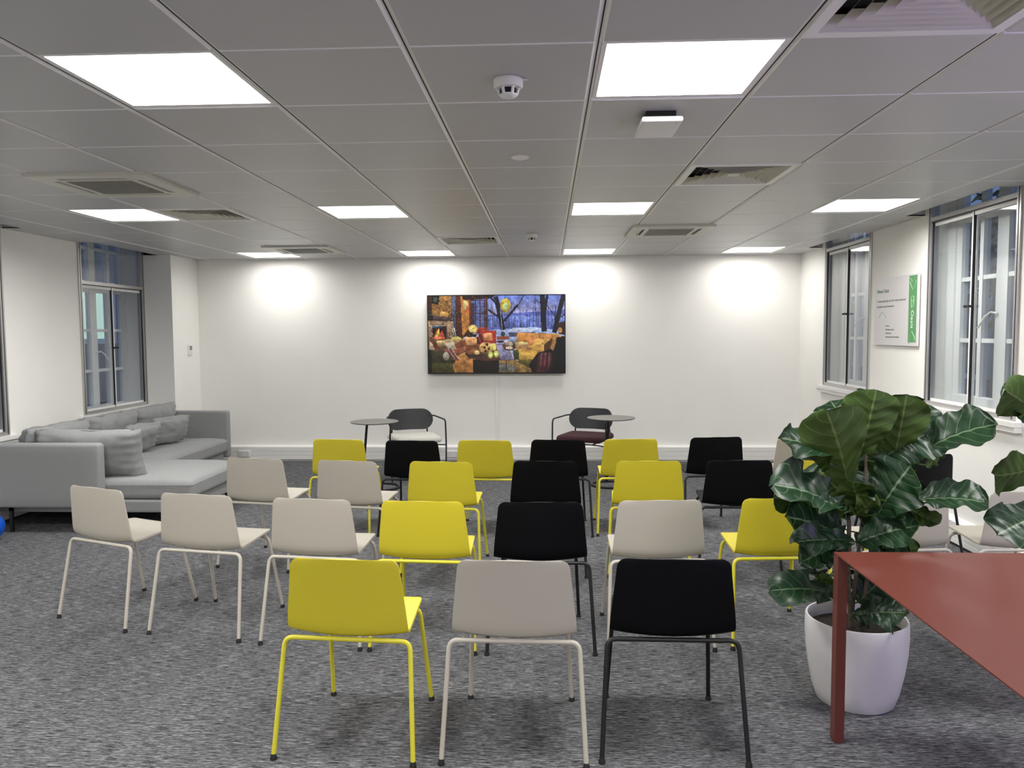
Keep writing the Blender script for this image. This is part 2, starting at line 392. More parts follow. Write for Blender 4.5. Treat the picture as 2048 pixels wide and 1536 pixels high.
# ------------------------------------------------------------------ ceiling: metal tiles in a recessed grid
GX0, GY0, P = -1.04, 2.47, .6
LIGHTS = [(c, r) for r in (0, 5, 10, -5, -10) for c in (-4, -1, 2, 5)]
CASS = [(-3, 3), (3, 7), (-3, 9)]
DIFF = [(-3, 5), (0, 8), (3, 3), (3, -1)]
SKIP = set(LIGHTS) | set(CASS) | set(DIFF)
NOT_R = [(5.06, 6.28), (7.31, 8.57)]; NOT_L = [(7.33, 8.6), (5.05, 6.335)]
NXR, NXL = 2.795, -4.352
def ceiling():
    mb = MB()
    cols = list(range(-6, 7)); rows = list(range(-13, 12))
    def tile(x0, x1, y0, y1, gl, gr, gb, gt):
        """gl.. = half width of the groove on each side (0 = butt joint)"""
        ch = .010
        xa, xb, ya, yb = x0+gl, x1-gr, y0+gb, y1-gt
        if xb-xa < .02 or yb-ya < .02: return
        z = CZ; zt = CZ+.009
        lo = [(xa+(ch if gl else 0), ya+(ch*.45 if gb else 0)), (xb-(ch if gr else 0), ya+(ch*.45 if gb else 0)), (xb-(ch if gr else 0), yb-(ch*.45 if gt else 0)), (xa+(ch if gl else 0), yb-(ch*.45 if gt else 0))]
        hi = [(xa,ya),(xb,ya),(xb,yb),(xa,yb)]
        v = [(p[0],p[1],z) for p in lo] + [(p[0],p[1],zt) for p in hi]
        mb.add(v, [(3,2,1,0)]); mb.add(v, [(i,(i+1)%4,(i+1)%4+4,i+4) for i in range(4)], 1)  # chamfers take the paler grid colour to imitate side light from the panels
    for c in cols:
        for r in rows:
            if (c, r) in SKIP: continue
            x0, x1, y0, y1 = GX0+c*P, GX0+(c+1)*P, GY0+r*P, GY0+(r+1)*P
            X0, X1, Y0, Y1 = max(x0, XL), min(x1, XR), max(y0, YF), min(y1, YB)
            if X1-X0 < .01 or Y1-Y0 < .01: continue
            gl, gr, gb, gt = (.006 if X0 == x0 else 0), (.006 if X1 == x1 else 0), (.0025 if Y0 == y0 else 0), (.0025 if Y1 == y1 else 0)
            if X1 > NXR+.01:            # the border column keeps clear of the slots by the windows
                tile(X0, NXR, Y0, Y1, gl, 0, gb, gt)
                segs = [(Y0, Y1)]
                for a, b in NOT_R:
                    segs = [s for q in segs for s in ((q[0], min(q[1], a)), (max(q[0], b), q[1])) if s[1]-s[0] > .005]
                for s in segs: tile(NXR, X1, s[0], s[1], 0, 0, gb if s[0] == Y0 else 0, gt if s[1] == Y1 else 0)
            elif X0 < NXL-.01:
                tile(NXL, X1, Y0, Y1, 0, gr, gb, gt)
                segs = [(Y0, Y1)]
                for a, b in NOT_L:
                    segs = [s for q in segs for s in ((q[0], min(q[1], a)), (max(q[0], b), q[1])) if s[1]-s[0] > .005]
                for s in segs: tile(X0, NXL, s[0], s[1], 0, 0, gb if s[0] == Y0 else 0, gt if s[1] == Y1 else 0)
            else:
                tile(X0, X1, Y0, Y1, gl, gr, gb, gt)
    # grid bars above the joints
    zb = CZ+.007
    for c in range(-5, 7):
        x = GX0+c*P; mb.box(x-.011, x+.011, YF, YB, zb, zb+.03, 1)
        mb.box(x-.0022, x+.0022, YF, YB, zb-.0008, zb, 2)
    for r in range(-12, 12):
        y = GY0+r*P
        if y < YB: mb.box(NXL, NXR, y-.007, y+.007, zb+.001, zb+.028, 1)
    # fascia of the slots
    for a, b in NOT_R:
        mb.box(NXR-.003, NXR, a, b, CZ, CZ+.05); mb.box(NXR, XR, a-.003, a, CZ, CZ+.05); mb.box(NXR, XR, b, b+.003, CZ, CZ+.05)
    for a, b in NOT_L:
        mb.box(NXL, NXL+.003, a, b, CZ, CZ+.05); mb.box(XL, NXL, a-.003, a, CZ, CZ+.05); mb.box(XL, NXL, b, min(b+.003, 8.6), CZ, CZ+.05)
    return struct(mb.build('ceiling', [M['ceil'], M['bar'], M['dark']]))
ceiling()

# lights
def cell(c, r): return (GX0+(c+.5)*P, GY0+(r+.5)*P)
LAMP_W, LAMP_SPREAD = 21.0, 168
def make_light(power=1.0):
    root = empty('ceiling_light')
    f = MB(); a, b = .288, .272
    for (x0,x1,y0,y1) in ((-a,a,-a,-b),(-a,a,b,a),(-a,-b,-b,b),(b,a,-b,b)): f.box(x0,x1,y0,y1,-.002,.02)
    f.build('light_frame', M['white'], root)
    d = MB(); d.box(-b,b,-b,b,.003,.012); d.build('diffuser', M['lamp'], root)
    ld = bpy.data.lights.new('led_lamp', 'AREA'); ld.shape = 'SQUARE'; ld.size = .54; ld.energy = LAMP_W*power; ld.spread = math.radians(LAMP_SPREAD); ld.color = (1.0, .985, .962)
    lo = bpy.data.objects.new('led_lamp', ld); COL.objects.link(lo); lo.parent = root; lo.location = (0, 0, .0015)
    return root
NAMES_R = {10: 'in the row by the television', 5: 'in the middle row', 0: 'above the back chairs'}
NAMES_C = {-4: 'over the sofa side', -1: 'second column from the sofa side', 2: 'third column from the sofa side', 5: 'along the sign wall'}
proto = make_light(); proto_far = make_light(.29); used = set()      # the row along the television wall is dimmed
for i, (c, r) in enumerate(LIGHTS):
    src = proto_far if r == 10 else proto
    o = copy_tree(src) if src.name in used else src
    used.add(src.name)
    x, y = cell(c, r); o.location = (x, y, CZ+.007)
    if r < 0: tag(o, 'ceiling light panel behind the viewer, out of the picture', 'ceiling light', 'light panels behind the viewer')
    else: tag(o, 'lit ceiling panel %s, %s' % (NAMES_R[r], NAMES_C[c]), 'ceiling light', 'square light panels in the ceiling')

# air conditioning cassettes
def make_cassette():
    root = empty('ceiling_air_conditioner')
    h = .345
    f = MB(); g = .175            # outer panel with four slots, centre grille opening
    def slotted(s0, s1, t0, t1, ax):
        pass
    z0, z1 = -.017, .004
    # outer bevelled edge
    for k in range(4):
        ca, sa = [(1,0),(0,1),(-1,0),(0,-1)][k]
        R_ = lambda x, y: (x*ca - y*sa, x*sa + y*ca)
        # side strip at +y side: from y=g+.015 to h, slot between y .225 and .262, x within +-.2
        def q(xa, xb, ya, yb, za, zb):
            P_ = [R_(xa,ya), R_(xb,yb)]
            f.box(P_[0][0], P_[1][0], P_[0][1], P_[1][1], za, zb)
        q(-.262, h, .262, h, z0, z1)          # outer rail, turned around the corner
        q(-.19, .262, .19, .225, z0, z1)      # inner rail
        q(.2, .262, .225, .262, z0, z1)
    f.build('fascia', M['ac'], root)
    d = MB(); d.box(-.3,.3,-.3,.3,-.006,.02); d.build('duct_box', M['dark'], root)
    for k in range(4):
        a = k*PI/2; c_, s_ = math.cos(a), math.sin(a)
        m = MB(); pts = [(-.195,.243,-.013),(.195,.243,-.013),(.195,.259,-.004),(-.195,.259,-.004)]
        v = [(x*c_-y*s_, x*s_+y*c_, z) for x,y,z in pts] + [(x*c_-y*s_, x*s_+y*c_, z+.004) for x,y,z in pts]
        m.add(v, [(3,2,1,0),(4,5,6,7),(0,1,5,4),(1,2,6,5),(2,3,7,6),(3,0,4,7)]); m.build('louver', M['ac'], root)
    m = MB(); m.box(-.188,.188,-.188,.188,-.020,-.008)
    for k in range(24):
        x = -.178+k*.0155; m.box(x, x+.006, -.18, .18, -.023, -.020)
    m.build('grille', M['grille'], root)
    return root
proto = make_cassette()
LC = ['ceiling air conditioner cassette next to the sofa side light, closer to the window wall with the bare frame', 'ceiling air conditioner cassette between the two light columns on the sign side', 'small looking ceiling air conditioner cassette closest to the television wall']
LC[0] = 'large square air conditioner cassette before the middle lights on the sofa side'
LC[1] = 'square air conditioner cassette on the sign side of the ceiling'
LC[2] = 'square air conditioner cassette beside the far sofa side light by the back wall'
for i, (c, r) in enumerate(CASS):
    o = proto if i == 0 else copy_tree(proto)
    x, y = cell(c, r); o.location = (x, y, CZ); tag(o, LC[i], 'air conditioner', 'ceiling cassettes')

# louvred diffusers
def make_diffuser():
    root = empty('air_vent')
    f = MB(); a, b = .291, .255
    for (x0,x1,y0,y1) in ((-a,a,-a,-b),(-a,a,b,a),(-a,-b,-b,b),(b,a,-b,b)): f.box(x0,x1,y0,y1,-.004,.02)
    f.build('vent_frame', M['bar'], root)
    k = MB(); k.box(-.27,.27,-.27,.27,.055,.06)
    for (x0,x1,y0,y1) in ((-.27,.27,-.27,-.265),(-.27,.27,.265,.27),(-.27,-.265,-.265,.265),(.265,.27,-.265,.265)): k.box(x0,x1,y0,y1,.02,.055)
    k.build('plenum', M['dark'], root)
    s = MB(); n = 6
    for i in range(n):
        o_ = .253 - i*.038; i_ = o_ - .030; z0, z1 = .0, .034
        t = .002
        v = [(-o_,-o_,z0),(o_,-o_,z0),(o_,o_,z0),(-o_,o_,z0),(-i_,-i_,z1),(i_,-i_,z1),(i_,i_,z1),(-i_,i_,z1)]
        w = [(x*(1-t/o_), y*(1-t/o_), z+t*1.2) if j < 4 else (x*(1-t/i_), y*(1-t/i_), z+t) for j,(x,y,z) in enumerate(v)]
        s.add(v, [(j,(j+1)%4,(j+1)%4+4,j+4) for j in range(4)]); s.add(w, [(j+4,(j+1)%4+4,(j+1)%4,j) for j in range(4)])
        e = v[:4] + w[:4]; s.add(e, [(j+4,(j+1)%4+4,(j+1)%4,j) for j in range(4)])
    q = .253-n*.038+.006; s.box(-q,q,-q,q,.0,.004)
    s.build('louver', M['ac'], root)
    return root
proto = make_diffuser()
LD = ['louvred air vent beside the middle light on the sofa side', 'louvred air vent above the television, between far lights', 'louvred air vent on the sign side, before the cassette', 'large louvred air vent cut off by the top edge of the picture']
for i, (c, r) in enumerate(DIFF):
    o = proto if i == 0 else copy_tree(proto)
    x, y = cell(c, r); o.location = (x, y, CZ); tag(o, LD[i], 'air vent', 'square louvred vents')

# detectors and ceiling devices
def detector(x, y, label, small=False):
    root = empty('smoke_detector', (x, y, CZ))
    m = MB(); m.lathe([(.048,0),(.052,-.004),(.052,-.026),(.047,-.032),(.030,-.034)], n=36); m.build('base', M['whitep'], root, smooth=True)
    m = MB(); m.lathe([(.028,-.03),(.028,-.05),(.024,-.054)], n=24); m.build('chamber', M['dark'] , root, smooth=True)
    for k in range(6):
        a = 2*PI*k/6; m = MB(); m.tube([(.036*math.cos(a), .036*math.sin(a), -.032), (.029*math.cos(a), .029*math.sin(a), -.056)], .0055, 8); m.build('rib', M['whitep'], root, smooth=True)
    m = MB(); m.lathe([(.031,-.053),(.032,-.057),(.028,-.061),(.012,-.063)], n=28); m.build('cap', M['whitep'], root, smooth=True)
    m = MB(); m.box(.04,.068,-.006,.006,-.005,-.001); m.build('test_tab', M['whitep'], root)
    tag(root, label, 'smoke detector', 'smoke detectors')
detector(-.135, 2.80, 'white smoke detector on the tile before the third light column')
detector(-.14, 7.13, 'small white smoke detector near the television wall, beside the vent')
m = MB(); m.lathe([(.044,.004),(.046,-.004),(.040,-.008),(.022,-.011),(.010,-.016)], n=32)
tag(m.build('ceiling_sprinkler', M['bar'], smooth=True).__class__ and bpy.data.objects['ceiling_sprinkler'], 'flat round sprinkler cover plate flush with a ceiling tile', 'sprinkler')
bpy.data.objects['ceiling_sprinkler'].location = (-.136, 4.02, CZ)
root = empty('wireless_access_point', (.46, 3.32, CZ)); 
m = MB(); m.rbox((0,0,-.043), (.165,.27,.022), .009, n=8); m.build('housing', M['whitep'], root, smooth=True)
m = MB(); m.box(-.06,.06,-.09,.09,-.034,0); m.build('mounting_bracket', M['dark'], root)
m = MB(); m.lathe([(.003,-.0545),(.002,-.0555)], c=(.058,-.1,0), n=10); m.build('indicator', M['gasket'], root)
tag(root, 'white square access point hanging below the ceiling next to a light panel', 'access point')

# ------------------------------------------------------------------ skirting trunking, sockets, cable cover
PROF = [(0,.02),(.052,.02),(.055,.024),(.055,.058),(.050,.061),(.050,.064),(.055,.067),(.055,.112),(.050,.115),(.050,.119),(.056,.122),(.056,.172),(.050,.178),(.0,.193)]
m = MB(); m.prism([(YB-a, z) for a, z in PROF], 'x', -4.2, XR); m.box(-4.2, XR, YB-.03, YB, 0, .02); struct(m.build('baseboard_back', M['white']))
m = MB(); m.prism([(XR-a, z) for a, z in PROF], 'y', YF, YB-.057); struct(m.build('baseboard_right', M['white']))
m = MB(); m.prism([(XL+a, z) for a, z in PROF], 'y', YF, 8.6); struct(m.build('baseboard_left', M['white']))
def socket(x, label):
    root = empty('wall_socket', (x, YB-.056, .09))
    m = MB(); m.rbox((0,-.006,0), (.147,.013,.085), .004, n=6); m.build('faceplate', M['whitep'], root, smooth=True)
    for s in (-1, 1):
        m = MB(); cx = s*.037
        m.box(cx-.004,cx+.004,-.0135,-.012,.014,.026); m.box(cx-.014,cx-.006,-.0135,-.012,-.010,-.004); m.box(cx+.006,cx+.014,-.0135,-.012,-.010,-.004)
        m.build('pin_slot', M['grille'], root)
        m = MB(); m.rbox((s*.014,-.013,.028),(.012,.006,.018),.002,n=4); m.build('switch', M['whitep'], root, smooth=True)
    tag(root, label, 'socket', 'double sockets on the trunking')
socket(-3.66, 'white double socket on the trunking just past the sofa arm')
socket(-1.13, 'white double socket low on the trunking behind the cream seated armchair')
m = MB(); m.prism([(-.623+a, YB-b) for a, b in ((0,0),(.004,.016),(.046,.016),(.05,0))], 'z', .193, 1.05)
tag(m.build('cable_cover', M['white']), 'slim white cable cover running down the wall under the television', 'cable cover')

# thermostat
root = empty('thermostat', (-4.2, 8.985, 1.35))
m = MB(); m.rbox((.007,0,0), (.026,.09,.125), .006, n=6); m.build('case', M['whitep'], root, smooth=True)
m = MB(); m.box(.0195,.0212,-.03,.03,.0,.05); m.build('display', M['lcd'], root)
for k in range(3):
    m = MB(); m.rbox((.021,-.024+.024*k,-.034),(.004,.014,.012),.0015,n=4); m.build('button', M['bar'], root, smooth=True)
tag(root, 'small white thermostat with grey display on the narrow wall by the sofa', 'thermostat')

# ------------------------------------------------------------------ television with its picture
TX0, TX1, TZ0, TZ1 = -1.417, .212, 1.048, 1.978
def tv_picture():
    W_, H_ = 272, 153
    img = np.zeros((H_, W_, 3)); yy, xx = np.mgrid[0:H_, 0:W_]
    # coordinates in the picture's own frame, x 95..1915, y 140..1165
    X = 95 + (xx+.5)/W_*1820; Y = 140 + (yy+.5)/H_*1025
    rs = np.random.RandomState(3)
    def nz(cx, cy):
        g = rs.rand(int(H_/cy)+2, int(W_/cx)+2)
        a = yy/cy; b = xx/cx; i = a.astype(int); j = b.astype(int); fa = a-i; fb = b-j
        return (g[i,j]*(1-fa)*(1-fb)+g[i+1,j]*fa*(1-fb)+g[i,j+1]*(1-fa)*fb+g[i+1,j+1]*fa*fb)
    def poly(pts):
        ins = np.zeros((H_, W_), bool); n = len(pts)
        for k in range(n):
            (x1,y1),(x2,y2) = pts[k], pts[(k+1)%n]
            if y1 == y2: continue
            c = ((y1 > Y) != (y2 > Y)) & (X < (x2-x1)*(Y-y1)/(y2-y1)+x1); ins ^= c
        return ins
    def paint(mask, c, n=None, amt=.0):
        col = np.array(lin(c))
        if not mask.any(): return
        ys = np.where(mask.any(1))[0]; hgt = ys[-1]-ys[0]+1
        fade = (1.22-.62*((yy-ys[0])/hgt))[mask][:,None] if hgt > 5 else 1.0
        if n is None: img[mask] = (col*fade)
        else: img[mask] = col[None,:]*(1+amt*(n[mask]-.5)*2)[:,None].clip(.05, 3)*fade
    def line(x1,y1,x2,y2,w,c):
        L = math.hypot(x2-x1,y2-y1); nx, ny = -(y2-y1)/L*w/2, (x2-x1)/L*w/2
        paint(poly([(x1+nx,y1+ny),(x2+nx,y2+ny),(x2-nx,y2-ny),(x1-nx,y1-ny)]), c)
    def ell(cx,cy,rx,ry): return ((X-cx)/rx)**2+((Y-cy)/ry)**2 < 1
    f3, f5, f9 = nz(2,2), nz(4,3.5), nz(9,7)
    t = ((Y-140)/300).clip(0,1)[...,None]
    img[:] = np.array(lin((112,140,235)))*(1-t)+np.array(lin((196,190,232)))*t
    paint(poly([(880,400),(1915,330),(1915,660),(880,660)]), (95,112,205), f3, .5)
    paint(poly([(880,420),(1915,400),(1915,560),(880,560)]), (120,142,232), f3, .45)
    for k in range(46):
        x = 890+k*22+rs.rand()*14; line(x, 210+rs.rand()*200, x+rs.rand()*16-8, 560, 3+rs.rand()*5, (66,62,105))
    for k in range(26):
        x = 900+rs.rand()*1000; y = 160+rs.rand()*220; line(x, y, x+rs.rand()*120-60, y+90, 4, (74,66,96))
    paint(poly([(900,600),(1500,560),(1915,620),(1915,700),(1250,800),(900,640)]), (168,190,240), f5, .25)
    line(1000,150,1100,600,62,(38,34,50)); line(1110,480,1290,270,30,(40,36,56)); line(1080,450,890,320,24,(44,40,60)); line(1020,260,930,160,26,(44,40,58)); line(1290,280,1370,150,12,(60,54,80)); line(1060,300,1085,600,8,(190,200,235))
    line(1620,140,1645,620,70,(34,32,46)); line(1685,140,1650,430,34,(38,34,48)); line(1900,140,1775,640,62,(30,28,40)); line(1680,270,1800,440,12,(50,46,70)); line(1840,440,1915,400,18,(40,36,54)); line(1600,250,1480,160,9,(70,62,90)); line(1520,140,1545,480,10,(70,66,100))
    paint(poly([(1150,625),(1230,570),(1480,575),(1545,620)]), (206,218,248)); paint(poly([(1165,630),(1530,625),(1500,690),(1180,690)]), (92,84,110), f3, .5)
    paint(poly([(1820,505),(1915,490),(1915,670),(1835,655)]), (58,36,30)); paint(ell(1855,605,26,36), (225,150,70))
    paint(ell(1130,270,70,92), (226,196,56), f5, .25); paint(ell(1130,282,34,46), (214,250,160)); line(1130,140,1130,185,7,(40,34,40))
    # cabin
    paint(poly([(95,140),(900,140),(900,560),(560,700),(95,720)]), (62,34,20))
    paint(poly([(95,140),(400,140),(400,430),(95,420)]), (172,118,48), f3, .85)
    paint(poly([(95,140),(160,140),(140,420),(95,420)]), (70,40,22), f3, .6)
    paint(poly([(140,140),(250,140),(235,250),(150,240)]), (22,24,22)); paint(poly([(165,160),(225,160),(215,225),(170,222)]), (70,84,70))
    paint(ell(295,380,44,32), (226,176,86)); paint(ell(190,365,34,30), (196,140,70)); paint(ell(345,390,24,30), (205,150,70))
    paint(poly([(400,140),(465,140),(465,640),(420,640)]), (86,96,128), f3, .7)
    paint(poly([(460,140),(560,140),(560,690),(470,690)]), (80,34,18), f5, .4)
    paint(poly([(530,150),(660,150),(640,570),(555,690)]), (205,132,46), f3, .6); paint(ell(600,265,34,60), (255,236,150)); paint(ell(635,330,30,70), (235,120,40))
    paint(poly([(555,140),(1000,140),(870,200),(560,190)]), (44,24,18), f5, .4)
    paint(poly([(660,195),(895,180),(895,570),(660,570)]), (104,120,190), f5, .35); paint(poly([(660,240),(720,240),(720,560),(660,560)]), (60,48,70))
    for x in (668, 730, 790, 850): line(x,190,x,565,9,(70,36,26))
    for y in (200, 285, 375, 465): line(660,y,890,y,8,(74,40,28))
    line(878,160,880,600,26,(92,46,32)); line(655,190,655,560,16,(140,58,30))
    paint(poly([(95,385),(450,440),(450,475),(95,440)]), (86,68,72)); paint(poly([(95,395),(160,405),(160,470),(95,460)]), (20,14,16))
    paint(poly([(95,465),(430,480),(430,700),(95,730)]), (150,120,90), f3, .8)
    paint(poly([(145,540),(345,540),(335,715),(160,725)]), (40,12,10)); paint(poly([(150,542),(300,545),(270,562),(155,560)]), (30,90,130))
    paint(poly([(165,700),(205,600),(235,570),(250,640),(280,600),(320,700)]), (222,70,24)); paint(poly([(185,680),(215,620),(240,572),(245,630),(225,690)]), (250,232,90)); paint(ell(240,702,76,22), (238,110,70), f3, .5)
    line(440,565,465,680,12,(230,222,205)); line(420,575,440,680,8,(210,200,180))
    paint(poly([(95,720),(560,700),(760,860),(500,1165),(95,1165)]), (96,70,40), f5, .5)
    paint(ell(470,715,66,34), (212,204,90), f3, .4); paint(poly([(200,740),(430,710),(580,720),(560,800),(430,810),(220,800)]), (205,170,110), f3, .5)
    paint(poly([(740,560),(900,560),(870,660),(740,650)]), (150,50,30), f5, .4)
    paint(poly([(800,600),(1005,605),(1008,775),(770,790),(760,690)]), (164,42,34), f5, .35); paint(poly([(825,640),(945,638),(958,735),(850,740)]), (230,150,92)); line(780,650,820,760,30,(70,30,36)); line(745,690,770,790,40,(58,30,22))
    paint(ell(695,580,60,52), (240,206,112), f3, .5); paint(poly([(605,645),(745,650),(735,690),(620,690)]), (38,26,20))
    paint(poly([(1010,680),(1180,680),(1170,725),(1015,730)]), (150,70,42)); paint(ell(1095,650,30,34), (60,64,70)); paint(ell(1060,752,52,18), (44,40,54))
    paint(poly([(540,720),(790,790),(780,860),(560,880),(380,830)]), (140,78,40), f5, .3); paint(poly([(580,685),(745,700),(745,790),(605,800)]), (226,158,96), f5, .2)
    paint(poly([(390,850),(600,820),(600,870),(480,930)]), (176,96,66), f5, .3); paint(poly([(310,775),(430,740),(465,850),(370,860)]), (222,204,172)); paint(poly([(110,690),(190,770),(270,860),(120,860)]), (120,62,34), f5, .3); paint(poly([(110,740),(150,780),(180,860),(112,860)]), (210,180,150))
    paint(poly([(420,930),(720,960),(700,1165),(420,1165)]), (196,128,58), f5, .35); paint(poly([(500,930),(590,890),(640,960),(560,1000)]), (226,160,84))
    paint(poly([(1030,1000),(1260,1000),(1510,1165),(1030,1165)]), (150,116,62), f5, .4); paint(poly([(1030,1040),(1230,1060),(1290,1150),(1030,1150)]), (122,116,110), f3, .5)
    paint(poly([(700,990),(1040,1000),(1040,1165),(700,1165)]), (26,18,16))
    paint(poly([(110,865),(300,880),(330,1000),(460,990),(440,1040),(140,1050)]), (52,48,26)); paint(poly([(110,1040),(400,1040),(450,1165),(110,1165)]), (66,62,24), f5, .4)
    paint(poly([(95,860),(130,860),(140,1165),(95,1165)]), (12,12,8))
    paint(poly([(300,850),(400,840),(505,990),(490,1015),(330,900)]), (146,84,76)); 
    for k in range(4): line(330+k*28,850,430+k*22,985,7,(214,190,170) if k%2 else (84,36,44))
    paint(ell(330,945,40,56), (170,160,140))
    paint(poly([(590,890),(1000,780),(1130,785),(1240,1000),(850,1010),(640,972)]), (104,62,50), f5, .3); paint(poly([(590,895),(650,940),(640,965),(592,925)]), (30,16,12))
    paint(poly([(1000,790),(1120,790),(1232,995),(1060,995)]), (158,150,190), f3, .35); paint(poly([(600,880),(740,845),(800,860),(660,930)]), (160,96,48))
    line(692,985,692,1150,9,(14,12,12)); line(1136,1005,1136,1150,9,(14,12,12))
    paint(ell(870,835,96,74), (206,160,88), f3, .6); paint(ell(965,825,42,48), (222,206,92), f3, .4)
    for (x,y) in ((880,790),(845,830),(905,850),(860,880)): paint(ell(x,y,18,20), (70,36,16))
    for (x,y) in ((925,930),(1005,918)): paint(ell(x,y,34,46), (196,206,84)); paint(ell(x,y+4,18,26), (244,250,150))
    paint(ell(745,900,36,28), (232,196,130), f3, .5); line(690,940,820,940,14,(24,18,18))
    paint(ell(1180,810,92,62), (96,66,60), f3, .7); paint(ell(1195,785,34,26), (224,206,180)); paint(ell(1145,770,26,30), (205,176,150)); paint(ell(1180,840,50,24), (214,190,160), f3, .5); line(1110,855,1280,872,14,(34,22,24))
    paint(poly([(1290,640),(1470,640),(1800,650),(1900,690),(1900,1165),(1530,1165),(1300,1040),(1255,790)]), (196,136,54), f5, .3)
    paint(poly([(1460,645),(1790,655),(1780,760),(1470,760)]), (206,138,66), f5, .3); line(1575,650,1590,730,12,(130,76,30))
    paint(poly([(1295,630),(1450,640),(1425,755),(1265,765)]), (230,150,60), f5, .25); paint(poly([(1430,690),(1540,700),(1500,800),(1430,800)]), (226,140,72))
    paint(poly([(1250,790),(1450,790),(1440,850),(1262,850)]), (188,142,84), f3, .4); paint(ell(1340,778,90,20), (236,214,140))
    paint(poly([(1500,720),(1720,715),(1690,850),(1640,890),(1475,860)]), (228,172,78), f5, .25); paint(poly([(1640,800),(1760,690),(1720,880),(1640,890)]), (90,54,24))
    paint(poly([(1290,870),(1570,870),(1500,1000),(1300,1000)]), (206,160,62), f3, .2); paint(poly([(1300,1000),(1500,990),(1460,1060),(1310,1050)]), (96,84,30))
    paint(poly([(1225,870),(1300,860),(1310,1000),(1240,1000)]), (62,76,36)); paint(poly([(1240,1000),(1450,1050),(1450,1110),(1260,1010)]), (72,70,30))
    paint(poly([(1720,860),(1800,700),(1905,680),(1915,1165),(1480,1165),(1440,1060),(1560,900)]), (26,18,24)); paint(poly([(1720,840),(1790,690),(1880,680),(1810,740),(1760,880)]), (196,140,70))
    paint(poly([(1570,910),(1750,900),(1740,1000),(1700,1165),(1540,1165)]), (74,32,40), f5, .3)
    for k in range(6): line(1585+k*26,905,1560+k*28,1100,7,(150,84,84) if k%2 else (40,18,28))
    paint(poly([(1805,700),(1915,690),(1915,1165),(1780,1165)]), (12,12,18))
    o1, o2, o3 = nz(1,1), nz(6,5), nz(26,20)
    g = (.60+.60*o1)*(.50+.95*o2)*(.72+.5*o3)
    img = img*g[...,None]
    lum = img.mean(2, keepdims=True); img = lum + (img-lum)*.92
    sparks = (rs.rand(H_, W_) > .991) & (X < 1000) & (Y < 700); img[sparks] = img[sparks]*.4 + np.array(lin((255,214,140)))*.5
    return img.clip(0, 1)
def television():
    root = empty('television', ((TX0+TX1)/2, YB, TZ0))
    w, h = TX1-TX0, TZ1-TZ0; d = .075
    b = MB(); b.box(-w/2+.02, w/2-.02, -d+.03, -.02, .03, h-.03); b.box(-.3,.3,-.021,-.0005,h*.3,h*.7); b.build('housing', M['blackm'], root)
    f = MB(); t = .011
    f.box(-w/2, w/2, -d, -d+.03, 0, t*1.5); f.box(-w/2, w/2, -d, -d+.03, h-t, h); f.box(-w/2, -w/2+t, -d, -d+.03, t*1.5, h-t); f.box(w/2-t, w/2, -d, -d+.03, t*1.5, h-t)
    f.build('bezel', M['blackm'], root)
    img = tv_picture(); H_, W_, _ = img.shape
    s = MB(); x0, x1, z0, z1 = -w/2+t, w/2-t, t*1.5, h-t; y = -d+.004
    for j in range(H_+1):
        for i in range(W_+1):
            s.v.append((x0+(x1-x0)*i/W_, y, z1-(z1-z0)*j/H_))
    for j in range(H_):
        for i in range(W_):
            a = j*(W_+1)+i; s.f.append((a, a+W_+1, a+W_+2, a+1)); s.mi.append(0)
    m = bpy.data.materials.new('screen_picture'); m.use_nodes = True; nt = m.node_tree; bs = nt.nodes['Principled BSDF']
    at = nt.nodes.new('ShaderNodeVertexColor'); at.layer_name = 'picture'
    bs.inputs['Base Color'].default_value = (.004,.004,.005,1); bs.inputs['Roughness'].default_value = .25
    nt.links.new(at.outputs['Color'], bs.inputs['Emission Color']); bs.inputs['Emission Strength'].default_value = .66
    o = s.build('screen', m, root)
    at_ = o.data.attributes.new('picture', 'FLOAT_COLOR', 'CORNER')
    c = np.ones((H_*W_, 4, 4)); c[:, :, :3] = img.reshape(-1, 1, 3)
    at_.data.foreach_set('color', c.ravel().astype(np.float32))
    tag(root, 'flat wall television showing a fire lit lodge lounge before a snowy forest', 'television')
television()

